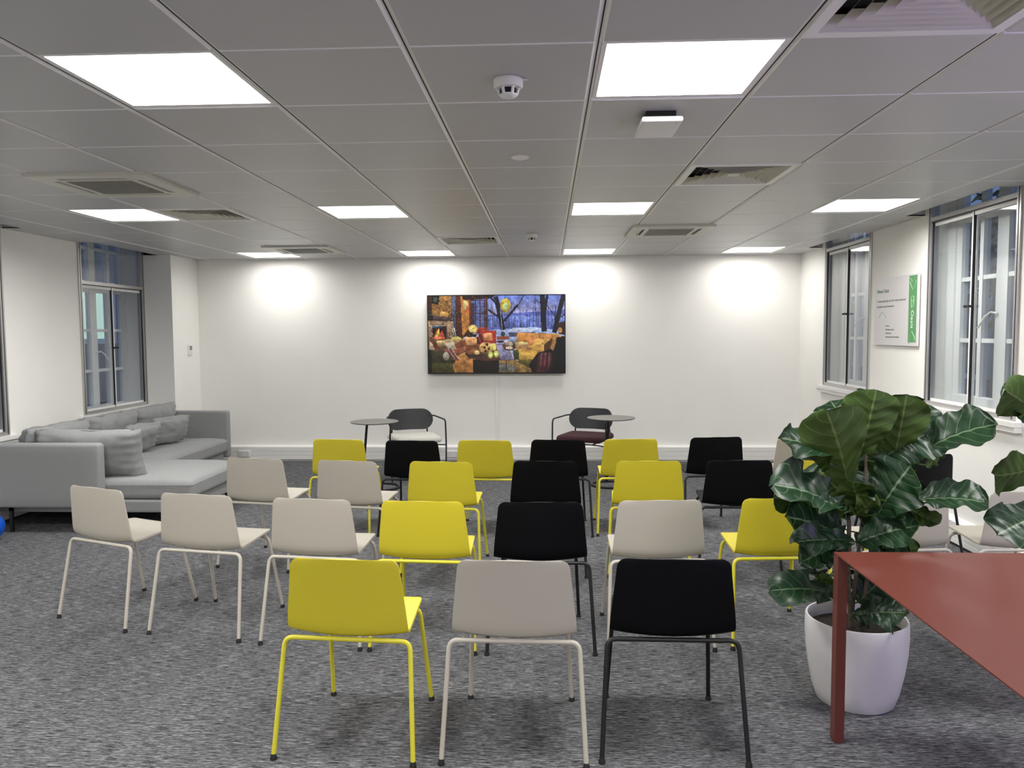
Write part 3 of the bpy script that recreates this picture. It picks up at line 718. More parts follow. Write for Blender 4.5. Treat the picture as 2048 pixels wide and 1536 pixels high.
# ------------------------------------------------------------------ wall sign
def text_obj(body, size, mat_, parent, name, loc, rot, align='LEFT', ext=.0006, width=None):
    cu = bpy.data.curves.new(name, 'FONT'); cu.body = body; cu.size = size; cu.align_x = align; cu.extrude = ext
    t = bpy.data.objects.new(name, cu); COL.objects.link(t)
    dg = bpy.context.evaluated_depsgraph_get(); dg.update()
    me = bpy.data.meshes.new_from_object(t.evaluated_get(dg)); me.name = name
    bpy.data.objects.remove(t); me.materials.clear(); me.materials.append(mat_)
    o = bpy.data.objects.new(name, me); COL.objects.link(o); o.parent = parent; o.location = loc
    if width:
        k = width/max(v.co.x for v in me.vertices)
        for v in me.vertices: v.co.x *= k
    o.rotation_euler = rot
    return o
def sign():
    ya, yb, z0, z1 = 7.128, 6.304, 1.405, 1.981        # reads from far (ya) to near (yb)
    root = empty('wall_sign', (XR, (ya+yb)/2, z0))
    Lw, Hh = ya-yb, z1-z0
    # local frame: u along reading direction = -y ; facing -x
    b = MB(); b.box(-.022, -.012, -Lw/2, Lw/2, 0, Hh); b.build('board', M['paper'], root)
    for (u, z) in ((.03,.03),(.03,Hh-.03),(Lw-.03,.03),(Lw-.03,Hh-.03)):
        k = MB(); k.tube([(0, Lw/2-u, z), (-.012, Lw/2-u, z)], .008, 12); k.build('standoff', M['alu'], root, smooth=True)
    U = lambda u: Lw/2-u
    gu0, gu1 = Lw*.80, Lw*.965
    g = MB(); g.box(-.0232, -.022, U(gu1), U(gu0), .03, Hh-.012); g.build('green_banner', M['green'], root)
    rot = Matrix(((0,0,-1),(-1,0,0),(0,1,0))).to_euler()          # text x -> -y, text y -> z, normal -> -x
    X = -.0226
    text_obj('About Oasis', .046, M['inkg'], root, 'heading_text', (X, U(.05), Hh-.125), rot, width=.235)
    text_obj('Community by and for international', .027, M['ink'], root, 'body_text', (X, U(.05), Hh-.205), rot, width=.55)
    text_obj('founders and investors', .027, M['ink'], root, 'body_text', (X, U(.05), Hh-.252), rot, width=.345)
    for k, (s, wd) in enumerate((('Visas',.075),('Meeting rooms',.165),('Advisory',.115),('International meetings',.26))):
        text_obj(s, .021, M['ink'], root, 'list_text', (X, U(.235), .158-.031*k), rot, width=wd)
    # hand drawn arc
    a = MB(); a.tube([(X, U(.10+.02*0), .235)] + [(X, U(.10+.15*t), .235+.05*math.sin(PI*min(1, t*1.15+.0))) for t in (.15,.3,.45,.6,.75,.9,1)], .0022, 6); a.build('arc_mark', M['greenl'], root)
    # banner writing runs downwards
    gc = (gu0+gu1)/2
    rot2 = Matrix(((0,0,-1),(0,1,0),(-1,0,0)))
    # text x -> -z ; text y -> -y(reading right) reversed so that letters' tops point to the near end
    Rm = Matrix(((0,0,-1),(0,-1,0),(-1,0,0)))
    t = text_obj('Oasis', .062, M['whitep'], root, 'banner_text', (-.0236, U(gc-.02), Hh*.50), Rm.to_euler(), width=.145)
    for (zz, rr, a0, a1) in ((Hh*.655,.024,20,340),(Hh*.60,.024,-20,-340),(Hh*.565,.02,40,320)):
        l = MB(); l.tube([(-.0235, U(gc)+rr*math.sin(math.radians(a0+(a1-a0)*k/14)), zz+rr*math.cos(math.radians(a0+(a1-a0)*k/14))) for k in range(15)], .003, 6); l.build('logo_ring', M['greenl'], root, smooth=True)
    for (zz, s) in ((Hh*.86, -1), (Hh*.13, 1)):
        l = MB(); l.tube([(-.0235, U(gc-.05), zz-.02*s), (-.0235, U(gc-.02), zz+.022*s), (-.0235, U(gc), zz+.045*s), (-.0235, U(gc+.045), zz-.0*s), (-.0235, U(gc+.052), zz-.03*s)], .0028, 6); l.build('arch_line', M['greenl'], root, smooth=True)
        l = MB(); l.tube([(-.0235, U(gc-.05), zz-.055*s), (-.0235, U(gc-.012), zz-.02*s)], .0028, 6); l.build('arch_line', M['greenl'], root, smooth=True)
    tag(root, 'white wall board with a green side banner and printed writing between the windows', 'sign')
sign()

# ------------------------------------------------------------------ stacking chairs
def shell_point(t, u):
    """profile of the one-piece shell: t 0 = front of the seat, 1 = top of the back; u -1..1 across"""
    prof = [(0,.462,.446,.178),(.06,.445,.4525,.194),(.18,.36,.4525,.203),(.34,.25,.448,.213),(.44,.175,.4445,.219),(.50,.135,.4435,.2225),(.54,.112,.4475,.2245),(.58,.098,.458,.2252),(.63,.0895,.480,.2245),(.72,.083,.535,.2195),(.84,.075,.612,.211),(.94,.068,.680,.2035),(1,.0636,.7275,.1985)]
    for a, b in zip(prof, prof[1:]):
        if t <= b[0] + 1e-9:
            k = (t-a[0])/(b[0]-a[0]); break
    i = prof.index(a)
    p0 = prof[max(i-1,0)]; p3 = prof[min(i+2,len(prof)-1)]
    def cr(j):
        m1 = (b[j]-p0[j])/(b[0]-p0[0])*(b[0]-a[0]); m2 = (p3[j]-a[j])/(p3[0]-a[0])*(b[0]-a[0])
        k2, k3 = k*k, k*k*k
        return (2*k3-3*k2+1)*a[j] + (k3-2*k2+k)*m1 + (-2*k3+3*k2)*b[j] + (k3-k2)*m2
    y, z, w = cr(1), cr(2), cr(3)
    # rounded corners
    def rc(d, r): return 0 if d >= r else r - math.sqrt(max(0, r*r-(r-d)**2))
    if t > .9: w -= rc(.7275 - z, .033)
    if t < .1: w -= rc(.463 - y, .035)
    # dish: centre bulges backwards on the back, sinks a little on the seat
    cb = 1-u*u
    s = min(1, max(0, (t-.40)/.16)); s = s*s*(3-2*s)
    y -= cb*.021*s*(1-.3*max(0,(t-.6)/.4)); z -= cb*(.010*(1-s)*min(1, t/.2) + .014*max(0, 1-abs(t-.53)/.13))
    return Vector((u*w, y, z))
def shell_mesh(t0, t1, nt, nu=16, th=.0095):
    ts = []
    for j in range(nt+1):
        ts.append(t0+(t1-t0)*j/nt)
    # extra samples near rounded ends
    if t1 >= 1: ts = [t for t in ts if t < .945] + [.945,.955,.965,.974,.982,.989,.995,.9985,1]
    if t0 <= 0: ts = [0,.002,.006,.012,.02,.03,.042,.056] + [t for t in ts if t > .065]
    us = [-1+2*i/nu for i in range(nu+1)]
    us = [math.copysign(1-(1-abs(u))**1.15, u) if u else 0 for u in us]
    G = [[shell_point(t, u) for u in us] for t in ts]
    def nrm(j, i):
        a = G[min(j+1,len(ts)-1)][i]-G[max(j-1,0)][i]; b = G[j][min(i+1,nu)]-G[j][max(i-1,0)]
        n = b.cross(a); return n.normalized() if n.length > 1e-9 else Vector((0,0,1))
    mb = MB(); n1 = nu+1; m = len(ts)
    lo = [[G[j][i]-nrm(j,i)*th for i in range(n1)] for j in range(m)]
    v = [p for r in G for p in r] + [p for r in lo for p in r]; o = n1*m; f = []
    for j in range(m-1):
        for i in range(nu):
            a = j*n1+i; f.append((a, a+1, a+n1+1, a+n1)); f.append((o+a, o+a+n1, o+a+n1+1, o+a+1))
    for i in range(nu):
        f.append((i, o+i, o+i+1, i+1)); a = (m-1)*n1+i; f.append((a, a+1, o+a+1, o+a))
    for j in range(m-1):
        a = j*n1; f.append((a, a+n1, o+a+n1, o+a)); a = j*n1+nu; f.append((a, o+a, o+a+n1, a+n1))
    mb.add(v, f); return mb
def make_chair(pm, mm, name='stacking_chair'):
    root = empty(name)
    shell_mesh(0, .47, 12).build('seat', pm, root, smooth=True, angle=50)
    shell_mesh(.47, 1, 18).build('backrest', pm, root, smooth=True, angle=50)
    r = .0088
    zt = .4245
    for s in (-1, 1):
        for (fx, fy, tx, ty, nm) in ((.2571,.0101,.2340,.0845,'rear'), (.2116,.517,.188,.425,'front')):
            z = zt if nm == 'rear' else .4245
            pts = rounded([(s*fx, fy, .012), (s*tx, ty, z), (s*(tx-.075), ty, z)], .042, 6)
            m = MB(); m.tube(pts, r, 12); leg = m.build('leg', mm, root, smooth=True)
            m = MB(); m.lathe([(.0085,.022),(.0105,.014),(.0125,.006),(.0125,.0)], c=(s*fx, fy, 0), n=14); m.build('foot_glide', M['glide'], leg, smooth=True)
    f = MB()
    f.tube([(-.16,.0845,zt), (.16,.0845,zt)], r, 12); f.tube([(-.114,.425,zt), (.114,.425,zt)], r, 12)
    f.box(-.05,.05,.12,.40,.425,.431)
    f.build('seat_frame', mm, root, smooth=True)
    return root
PROTO = {'yellow': make_chair(M['yellow'], M['yellowm']), 'beige': make_chair(M['beige'], M['beigem']), 'black': make_chair(M['black'], M['blackm'])}
FIRST = {}
CHAIRS = [
 ('yellow', -.736, 2.651, 4.0, 'yellow chair in the back row of three, with the beige one beside it'),
 ('beige', -.125, 2.651, 1.1, 'beige chair standing between the yellow and the black chair of the back row'),
 ('black', .446, 2.681, .8, 'black chair in the back row of three, closest to the big potted plant'),
 ('beige', -2.421, 3.925, 22.4, 'beige chair in the third row from the television, at the sofa end, turned most aslant'),
 ('beige', -1.794, 3.762, 10.5, 'beige chair in the third row from the television, second from the sofa end'),
 ('beige', -1.167, 3.662, 6.7, 'beige chair in the third row, just before the yellow one, third from the sofa end'),
 ('yellow', -.607, 3.617, 3.4, 'yellow chair in the third row, between a beige and a black chair'),
 ('black', -.035, 3.607, -1.4, 'black chair in the third row, between a yellow and a beige chair'),
 ('beige', .542, 3.658, -4.5, 'beige chair in the third row, between a black and a yellow chair'),
 ('yellow', 1.143, 3.713, -4.2, 'yellow chair in the third row, half hidden by the big fig plant'),
 ('beige', 1.808, 3.864, -6.4, 'beige chair behind the fig leaves and above the red table edge'),
 ('beige', 2.407, 3.89, -3.5, 'beige chair cut by the picture edge, close to the window wall'),
 ('beige', -1.921, 4.891, 11.0, 'beige chair in the second row from the television, next to the sofa chaise'),
 ('beige', -1.287, 4.797, 10.9, 'beige chair in the second row from the television, beside a yellow one'),
 ('yellow', -.678, 4.765, 5.7, 'yellow chair in the second row from the television, between beige and black'),
 ('black', -.019, 4.797, 2.5, 'black chair in the second row from the television, between two yellow chairs'),
 ('yellow', .631, 4.807, -.5, 'yellow chair in the second row from the television, between two black chairs'),
 ('black', 1.2, 4.833, -.7, 'black chair in the second row from the television, between two yellow, nearer the fig'),
 ('yellow', 1.786, 4.924, -10.8, 'yellow chair mostly hidden behind the upper fig leaves, in the second row'),
 ('black', 2.474, 5.051, -18.9, 'black chair against the window wall behind the fig plant'),
 ('yellow', -1.607, 5.789, 6.7, 'yellow chair at the sofa end of the row closest to the television'),
 ('black', -1.028, 5.723, 4.5, 'black chair in the front row, before the cream seated armchair'),
 ('yellow', -.478, 5.741, 3.5, 'yellow chair in the front row, facing the cable cover, between two black chairs'),
 ('black', .076, 5.77, 1.4, 'black chair in the front row, before the burgundy seated armchair'),
 ('yellow', .63, 5.812, -4.7, 'yellow chair in the front row, before the round side table of the burgundy armchair'),
 ('black', 1.294, 5.914, -7.9, 'black chair in the front row, next to the beige one near the window wall'),
 ('beige', 1.954, 5.945, -9.2, 'beige chair at the window end of the row closest to the television'),
]
for (c, x, y, a, lab) in CHAIRS:
    if c not in FIRST: o = PROTO[c]; FIRST[c] = 1
    else: o = copy_tree(PROTO[c])
    o.location = (x, y, 0); o.rotation_euler = (0, 0, -math.radians(a))
    tag(o, lab, 'chair', 'rows of stacking chairs facing the television')

# ------------------------------------------------------------------ armchairs and round side tables
def make_armchair(seatm, name):
    root = empty(name)
    r = .0085
    s = MB()
    def df(p, a):
        k = 1-min(1,(a.x*a.x+a.y*a.y)*.5); p.z += .012*k*(1 if p.z > 0 else .2); return p
    s.rbox((0,.0,.437), (.50,.47,.062), .03, n=10, deform=df); s.build('seat', seatm, root, smooth=True)
    b = MB(); R0 = .42; halfw, hh = .262, .118
    def bp(u, v, off):
        # stadium outline mapped on a vertical arc
        x = u*halfw; e = max(0, abs(x)-(halfw-hh)); hz = math.sqrt(max(0, hh*hh-e*e)) if e > 0 else hh
        z = .625+v*hz; ang = x/R0; rr = R0+off
        return Vector((rr*math.sin(ang), -.245+R0-rr*math.cos(ang)-(z-.625)*.12, z))
    n, m_ = 28, 8
    us = [math.sin((-1+2*i/n)*PI/2) for i in range(n+1)]
    v = []; f = []
    for off in (-.006, .006):
        for j in range(m_+1):
            for u in us: v.append(bp(u*.9999, -1+2*j/m_, off))
    o = (n+1)*(m_+1)
    for j in range(m_):
        for i in range(n):
            a = j*(n+1)+i; f.append((a,a+n+1,a+n+2,a+1)); f.append((o+a,o+a+1,o+a+n+2,o+a+n+1))
    for i in range(n):
        f.append((i,i+1,o+i+1,o+i)); a = m_*(n+1)+i; f.append((a,o+a,o+a+1,a+1))
    b.add(v, f); b.build('backrest', M['darkback'], root, smooth=True, angle=60)
    for s_ in (-1, 1):
        m = MB(); m.tube(rounded([(s_*.285,.235,0),(s_*.30,.20,.37),(s_*.29,.215,.655),(s_*.262,-.165,.665),(s_*.20,-.20,.66)], .05, 6), r, 10)
        m.build('armrest', M['blackm'], root, smooth=True)
        m = MB(); m.tube(rounded([(s_*.235,-.30,0),(s_*.205,-.235,.38),(s_*.185,-.222,.62)], .04, 5), r, 10); m.build('leg', M['blackm'], root, smooth=True)
    m = MB()
    m.tube(rounded([(-.30,.20,.372),(-.15,.19,.385),(.15,.19,.385),(.30,.20,.372)], .05), .0075, 8)
    m.tube([(-.205,-.235,.385),(.205,-.235,.385)], .0075, 8)
    m.tube([(-.15,.19,.392),(-.17,-.235,.392)], .0075, 8); m.tube([(.15,.19,.392),(.17,-.235,.392)], .0075, 8)
    m.build('seat_frame', M['blackm'], root, smooth=True)
    return root
a = make_armchair(M['seatw'], 'armchair'); a.scale = (1,1,.95); a.location = (-1.425, 8.22, 0); a.rotation_euler = (0,0,PI+math.radians(22))
tag(a, 'black wire armchair with a cream seat pad, angled before the back wall', 'armchair', 'pair of wire armchairs')
b = make_armchair(M['seatb'], 'armchair'); b.scale = (1,1,.95); b.location = (.40, 8.28, 0); b.rotation_euler = (0,0,PI-math.radians(22))
tag(b, 'black wire armchair with a burgundy seat pad, angled before the back wall', 'armchair', 'pair of wire armchairs')

def side_table(cx, cy, zt, foot, head, ring, label, r=.236):
    root = empty('side_table', (ring[0], ring[1], 0))
    L = lambda p: (p[0]-ring[0], p[1]-ring[1], p[2])
    m = MB(); c = L((cx, cy, zt)); m.lathe([(r-.012,-.012),(r-.002,-.006),(r,-.002),(r-.001,.0)], c=c, n=48); m.build('tabletop', M['greytop'], root, smooth=True)
    m = MB(); m.tube(rounded([L(foot), L(head)], .01), .0125, 12); m.build('pole', M['blackm'], root, smooth=True)
    m = MB(); m.lathe([(.03,-.016),(.03,-.0125)], c=L((head[0],head[1],zt)), n=20); m.build('mounting_plate', M['blackm'], root)
    m = MB(); m.tube([(ring[2]*math.cos(2*PI*k/40), ring[2]*math.sin(2*PI*k/40), .0125) for k in range(40)], .0125, 10, closed=True); m.build('base_ring', M['blackm'], root, smooth=True)
    tag(root, label, 'side table', 'round side tables')
side_table(-1.70, 7.55, .672, (-1.845,7.60,.012), (-1.775,7.56,.657), (-1.66,7.60,.185), 'round grey side table on a thin leaning pole, beside the cream seated armchair')
side_table(.622, 7.66, .695, (.600,7.93,.012), (.597,7.70,.68), (.615,7.76,.175), 'round grey side table on a thin pole, before the burgundy seated armchair')

# ------------------------------------------------------------------ corner sofa
def wrinkle(p, amt, sc=7.0, seed=0.0):
    n = noise.noise(Vector((p.x*sc+seed, p.y*sc, p.z*sc)))
    n2 = noise.noise(Vector((p.x*sc*2.3+seed+5, p.y*sc*2.3, p.z*sc*2.3)))
    return amt*(n+.5*n2)
def pillow(name, c, size, rot, parent=None, seed=0.0, puff=.5, n=26, quilt=False):
    """soft cushion: size = (width, thickness, height) in its own frame, thickness along local y"""
    w, t, h = size; mb = MB(); M_ = rot
    def surf(u, v, side):
        eu = 1-abs(u)**3.2; ev = 1-abs(v)**3.2
        k = max(0, eu*ev)**.42
        # edges draw in a little, corners stand out
        pin = 1-.035*(1-u*u)*(abs(v)**4)
        pin2 = 1-.05*(1-v*v)*(abs(u)**4)
        x = u*w/2*pin2; z = v*h/2*pin
        y = side*(t/2*k+.004)
        p = Vector((x, y, z))
        edge = (abs(u)**4+abs(v)**4)
        y += side*wrinkle(p, .013+.014*min(1,edge), 8, seed)*(1 if edge < 1.6 else .3)
        fold = math.sin((v*6+seed)*3.1+u*1.5)*abs(u)**5*.013*k**.3
        y += side*fold
        if quilt: y -= side*.010*math.exp(-((u)**2)/.0012)*k
        return Vector((x, y, z))
    for side in (-1, 1):
        mb.grid(lambda a, b: surf(-1+2*a, -1+2*b, side), n, n, flip=(side > 0))
    # rim
    rim = [(-1+2*i/n, -1) for i in range(n)] + [(1, -1+2*i/n) for i in range(n)] + [(1-2*i/n, 1) for i in range(n)] + [(-1, 1-2*i/n) for i in range(n)]
    A = [surf(u, v, -1) for u, v in rim]; B = [surf(u, v, 1) for u, v in rim]; m = len(rim)
    mb.add(A+B, [(i, (i+1)%m, (i+1)%m+m, i+m) for i in range(m)])
    mb.v = [tuple((M_ @ Vector(p)) + Vector(c)) for p in mb.v]
    o = mb.build(name, M['fabric'], parent, smooth=True, angle=70)
    return o
def rotm(rx=0, ry=0, rz=0):
    return (Matrix.Rotation(math.radians(rz), 3, 'Z') @ Matrix.Rotation(math.radians(rx), 3, 'X') @ Matrix.Rotation(math.radians(ry), 3, 'Y'))
def sofa():
    S = empty('corner_sofa', (-3.9, 7.1, 0)); off = Vector((-3.9, 7.1, 0))
    def put(mb, name, m=M['fabric'], parent=S, **k):
        mb.v = [tuple(Vector(p)-off) for p in mb.v]; return mb.build(name, m, parent, smooth=True, **k)
    x_back = -4.435
    def bx(x0,x1,y0,y1,z0,z1,r,n=10,deform=None):
        m = MB(); m.rbox(((x0+x1)/2,(y0+y1)/2,(z0+z1)/2),(x1-x0,y1-y0,z1-z0),r,n=n,deform=deform); return m
    put(bx(x_back, -3.462, 5.815, 5.915, .19, .695, .028), 'armrest')
    put(bx(x_back+.25, -3.53, 8.41, 8.51, .17, .69, .028), 'armrest')
    put(bx(x_back, x_back+.13, 5.93, 8.51, .19, .66, .03), 'back_panel')
    put(bx(x_back+.12, -2.83, 5.92, 6.93, .135, .235, .015), 'base_frame')
    put(bx(x_back+.12, -3.58, 6.93, 8.41, .135, .235, .015), 'base_frame')
    def seatdef(x0, x1, y0, y1, nx, ny):
        def df(p, a):
            if p.z > .02:
                u = (p.x)/((x1-x0)/2); v = p.y/((y1-y0)/2)
                k = max(0, 1-u**6)*max(0, 1-v**6)
                p.z += .030*k
                bx_ = math.cos((u+1)/2*PI*nx)**2; by_ = math.cos((v+1)/2*PI*ny)**2
                p.z -= .010*k*(1-bx_)**0*(max(0, math.cos(2*PI*nx*(u+1)/2))*max(0, math.cos(2*PI*ny*(v+1)/2)))
                p.z += wrinkle(p, .004, 6)
            else:
                p.x += wrinkle(p, .003, 9); p.y += wrinkle(p, .003, 9, 3)
            return p
        return df
    put(bx(x_back+.13, -2.785, 5.925, 6.94, .238, .385, .045, n=30, deform=seatdef(x_back+.13,-2.785,5.925,6.94,4,3)), 'seat_cushion', angle=70)
    put(bx(x_back+.13, -3.52, 6.945, 8.405, .238, .385, .045, n=30, deform=seatdef(x_back+.13,-3.52,6.945,8.405,3,4)), 'seat_cushion', angle=70)
    # seam piping along the upper edge of the seats
    for (pts) in ([(-3.46,5.928,.352),(-2.80,5.928,.352),(-2.788,5.945,.352),(-2.788,6.92,.352)], [(-3.523,6.96,.352),(-3.523,8.39,.352)]):
        m = MB(); m.tube(pts, .004, 6); put(m, 'piping')
    for i, (y0, y1) in enumerate(((5.97,6.78),(6.78,7.59),(7.59,8.40))):
        c = Vector((-4.165, (y0+y1)/2, .60)) - off
        pillow('back_cushion', c, (y1-y0+.02, .20, .40), rotm(rz=90) @ rotm(rx=12), S, seed=i*3.7, quilt=True)
    pillow('back_cushion', Vector((-3.655, 6.055, .585))-off, (.86, .21, .40), rotm(rz=1) @ rotm(rx=10), S, seed=9.2)
    # black steel legs: plate and post
    def legp(x, y, lx, ly, nm='leg', zt=.19):
        m = MB(); m.box(x-.012, x+.012, y-.012, y+.012, 0, zt-.0)
        m.box(min(x-.012, x+lx), max(x+.012, x+lx), min(y-.012, y+ly), max(y+.012, y+ly), zt-.026, zt); put(m, nm, M['blackm'])
    legp(-4.19, 5.84, -.2, .0); legp(-2.90, 6.05, -.12, .0, zt=.136); legp(-2.90, 6.85, -.12, .0, zt=.136); legp(-3.66, 8.36, -.12, .0, zt=.136); legp(-4.25, 8.45, .15, .0, zt=.172)
    tag(S, 'grey fabric corner sofa with a chaise end, under the windows on black legs', 'sofa')
sofa()
p = pillow('scatter_cushion', (-3.87, 7.74, .565), (.46, .15, .29), rotm(rz=68) @ rotm(rx=24), None, seed=2.1)
tag(p, 'small grey cushion on the sofa seat, the one closer to the back wall', 'cushion', 'small loose cushions on the sofa')
p = pillow('scatter_cushion', (-3.86, 7.16, .565), (.46, .15, .28), rotm(rz=80) @ rotm(rx=26), None, seed=5.6)
tag(p, 'small grey cushion on the sofa, half hidden behind the big chaise cushion', 'cushion', 'small loose cushions on the sofa')

# blue ball on a ring
root = empty('exercise_ball', (-4.165, 5.56, 0))
m = MB(); m.lathe([(.102*math.cos(a), .108+.102*math.sin(a)) for a in [(-89+178*k/20)*PI/180 for k in range(21)]], n=36); m.build('ball_body', M['blue'], root, smooth=True, angle=80)
m = MB(); m.tube([(.055*math.cos(2*PI*k/24), .055*math.sin(2*PI*k/24), .009) for k in range(24)], .009, 8, closed=True); m.build('base_ring', M['teal'], root, smooth=True)
tag(root, 'bright blue rubber ball on the carpet at the picture edge before the sofa', 'ball')

# ------------------------------------------------------------------ red table
def table():
    x0, x1, y0, y1, h = 1.059, 1.859, 1.20, 2.901, .712
    T = empty('table', ((x0+x1)/2, (y0+y1)/2, 0)); c = Vector(((x0+x1)/2, (y0+y1)/2, 0))
    def put(m, name, mt, **k):
        m.v = [tuple(Vector(p)-c) for p in m.v]; return m.build(name, mt, T, **k)
    m = MB(); e = .02
    v = [(x0,y0,h),(x1,y0,h),(x1,y1,h),(x0,y1,h),(x0,y0,h-.004),(x1,y0,h-.004),(x1,y1,h-.004),(x0,y1,h-.004),(x0+e,y0+e,h-.02),(x1-e,y0+e,h-.02),(x1-e,y1-e,h-.02),(x0+e,y1-e,h-.02)]
    m.add(v, [(0,1,2,3)] + [(i,i+4,(i+1)%4+4,(i+1)%4) for i in range(4)] + [(i+4,i+8,(i+1)%4+8,(i+1)%4+4) for i in range(4)] + [(11,10,9,8)])
    put(m, 'tabletop', M['red'])
    for (a, b) in ((x0,y1-.045),(x1-.036,y1-.045),(x0,y0),(x1-.036,y0)):
        m = MB(); m.box(a+.0005, a+.0355, b+.0005, b+.0445, .004, h-.003); lg = put(m, 'leg', M['red'])
        m = MB(); m.box(a+.006, a+.030, b+.006, b+.039, 0, .004); m.v = [tuple(Vector(p)-c) for p in m.v]; m.build('foot_glide', M['glide'], lg)
    m = MB()
    m.box(x0+.05,x1-.05,y1-.05,y1-.03,h-.05,h-.02); m.box(x0+.05,x1-.05,y0+.03,y0+.05,h-.05,h-.02)
    put(m, 'rail', M['red'])
    tag(T, 'brick red metal table with square legs, cut by the picture edge', 'table')
table()

# ------------------------------------------------------------------ fiddle leaf figs
WT = [(0,.05),(.04,.20),(.12,.42),(.25,.58),(.36,.63),(.48,.74),(.62,.93),(.74,1.0),(.84,.95),(.92,.76),(.97,.46),(1.0,.05)]
def wprof(t):
    for a, b in zip(WT, WT[1:]):
        if t <= b[0]:
            k = (t-a[0])/(b[0]-a[0]); k = k*k*(3-2*k) if (a[0] >= .9 or b[0] <= .12) else k
            return a[1]+(b[1]-a[1])*k
    return .05
def leaf(parent, B, T, width, side, seed, stemtop=None):
    r = random.Random(seed)
    B, T = Vector(B), Vector(T); d = T-B; L = d.length; d.normalize()
    hint = Vector((0,-.62,.78)) if side == 't' else Vector((0,.93,.30))
    hint += Vector((r.uniform(-.35,.35), r.uniform(-.15,.15), r.uniform(-.15,.15)))
    nrm = (hint - d*hint.dot(d)).normalized(); s = d.cross(nrm).normalized()
    bend = r.uniform(.04,.10)*L*(1 if side == 't' else -.6); cup = r.uniform(.10,.30) if side == 't' else r.uniform(.05,.2)
    am = r.uniform(.014,.026); ph = [r.uniform(0,6.28) for _ in range(4)]; k1 = r.uniform(11,16); twist = r.uniform(-.45,.45); am *= 1 if side == 't' else .6; asym = [r.uniform(.92,1.1), r.uniform(.92,1.1)]
    nu, nv = 12, 44
    top = []; uv = []
    for j in range(nv+1):
        t = j/nv; t = t if t < .9 else t
        w = width/2*wprof(t)
        for i in range(nu+1):
            u = -1+2*i/nu; sd = 0 if u < 0 else 1
            ww = w*asym[sd]*(1+.05*math.sin(k1*.8*t+ph[2+sd]))
            rip = am*(abs(u)**2.0)*(math.sin(k1*t+ph[sd])+.45*math.sin(2.3*k1*t+ph[1-sd]))*(min(1,t*4))
            lat = .0022*math.cos(2*PI*(7*(t-.22*abs(u)**1.3)))*(1-u*u)*min(1,t*5)*min(1,(1-t)*5)
            ang = twist*(t-.4)
            off = s*math.cos(ang)+nrm*math.sin(ang)
            p = B + d*(L*t) + off*(u*ww) + nrm*(bend*4*t*(1-t) - .22*bend*t*t*6 + cup*ww*u*u + rip - lat - .006*(1-abs(u))**6)
            top.append(p); uv.append((u, t))
    n1 = nu+1; N = []
    for j in range(nv+1):
        for i in range(n1):
            a = top[min(j+1,nv)*n1+i]-top[max(j-1,0)*n1+i]; b = top[j*n1+min(i+1,nu)]-top[j*n1+max(i-1,0)]
            q = b.cross(a); N.append(q.normalized() if q.length > 1e-9 else nrm)
    if N[(nv//2)*n1+nu//2].dot(nrm) < 0: N = [-q for q in N]
    low = [p-q*.0012 for p, q in zip(top, N)]
    mb = MB(); o = len(top); fs = []; mi = []
    fl = (top[1]-top[0]).cross(top[n1]-top[0]).dot(N[n1+1]) < 0
    for j in range(nv):
        for i in range(nu):
            a = j*n1+i; q = (a, a+1, a+n1+1, a+n1); q2 = tuple(x+o for x in q[::-1])
            if fl: q, q2 = q[::-1], q2[::-1]
            mb.add([], [])
            fs += [q, q2]; mi += [0, 1]
    mb.v = [tuple(p) for p in top+low]; mb.f = fs; mb.mi = mi
    for i in range(nu): mb.f += [(i, i+1, o+i+1, o+i), (nv*n1+i, o+nv*n1+i, o+nv*n1+i+1, nv*n1+i+1)]; mb.mi += [1, 1]
    for j in range(nv): mb.f += [(j*n1, o+j*n1, o+(j+1)*n1, (j+1)*n1), (j*n1+nu, (j+1)*n1+nu, o+(j+1)*n1+nu, o+j*n1+nu)]; mb.mi += [1, 1]
    nuv = len(mb.v)
    if stemtop is not None:                                   # petiole
        st = Vector(stemtop); mb.tube([B+d*.01, B*.6+st*.4+Vector((0,0,-.006)), st], .0035, 6, mi=1)
    ob = mb.build('leaf', [M['leaf_top'], M['leaf_under']], parent, smooth=True, angle=75)
    me = ob.data; ul = me.uv_layers.new(name='UVMap'); alluv = uv+uv
    for lp in me.loops:
        vi = lp.vertex_index; ul.data[lp.index].uv = alluv[vi] if vi < nuv else (.5, .9)
    return ob
POTP = [(.0,.0),(.146,.0),(.153,.006),(.170,.06),(.186,.14),(.1965,.22),(.2005,.29),(.199,.345),(.1965,.352),(.190,.352),(.187,.345),(.186,.29),(.0,.285)]
def fig(loc, leaves, stems, label, seed):
    root = empty('potted_fig', loc); c = Vector(loc)
    m = MB(); m.lathe(POTP[1:-1], n=56); m.f = m.f[:-1]; m.build('pot', M['pot'], root, smooth=True, angle=50)
    m = MB(); m.lathe([(.187,.296),(.12,.304),(.02,.306)], n=32); m.build('soil', M['soil'], root, smooth=True)
    axes = []
    for (pts, r0, r1) in stems:
        q = [Vector(p)-c for p in pts]; m = MB(); m.tube(q, r0, 9, r1=r1); m.build('stem', M['stem'], root, smooth=True); axes += [(a, b) for a, b in zip(q, q[1:])]
    for i, (B, T, w, sd) in enumerate(leaves):
        B, T = Vector(B)-c, Vector(T)-c
        best = None
        for a, b in axes:
            k = max(0, min(1, (B-a).dot(b-a)/(b-a).length_squared)); p = a+(b-a)*k
            if best is None or (p-B).length < (best-B).length: best = p
        leaf(root, B, T, w*(1.36 if sd == 't' else 1.10), sd, seed+i, best if (best-B).length < .36 else None)
    tag(root, label, 'potted plant', 'potted figs')
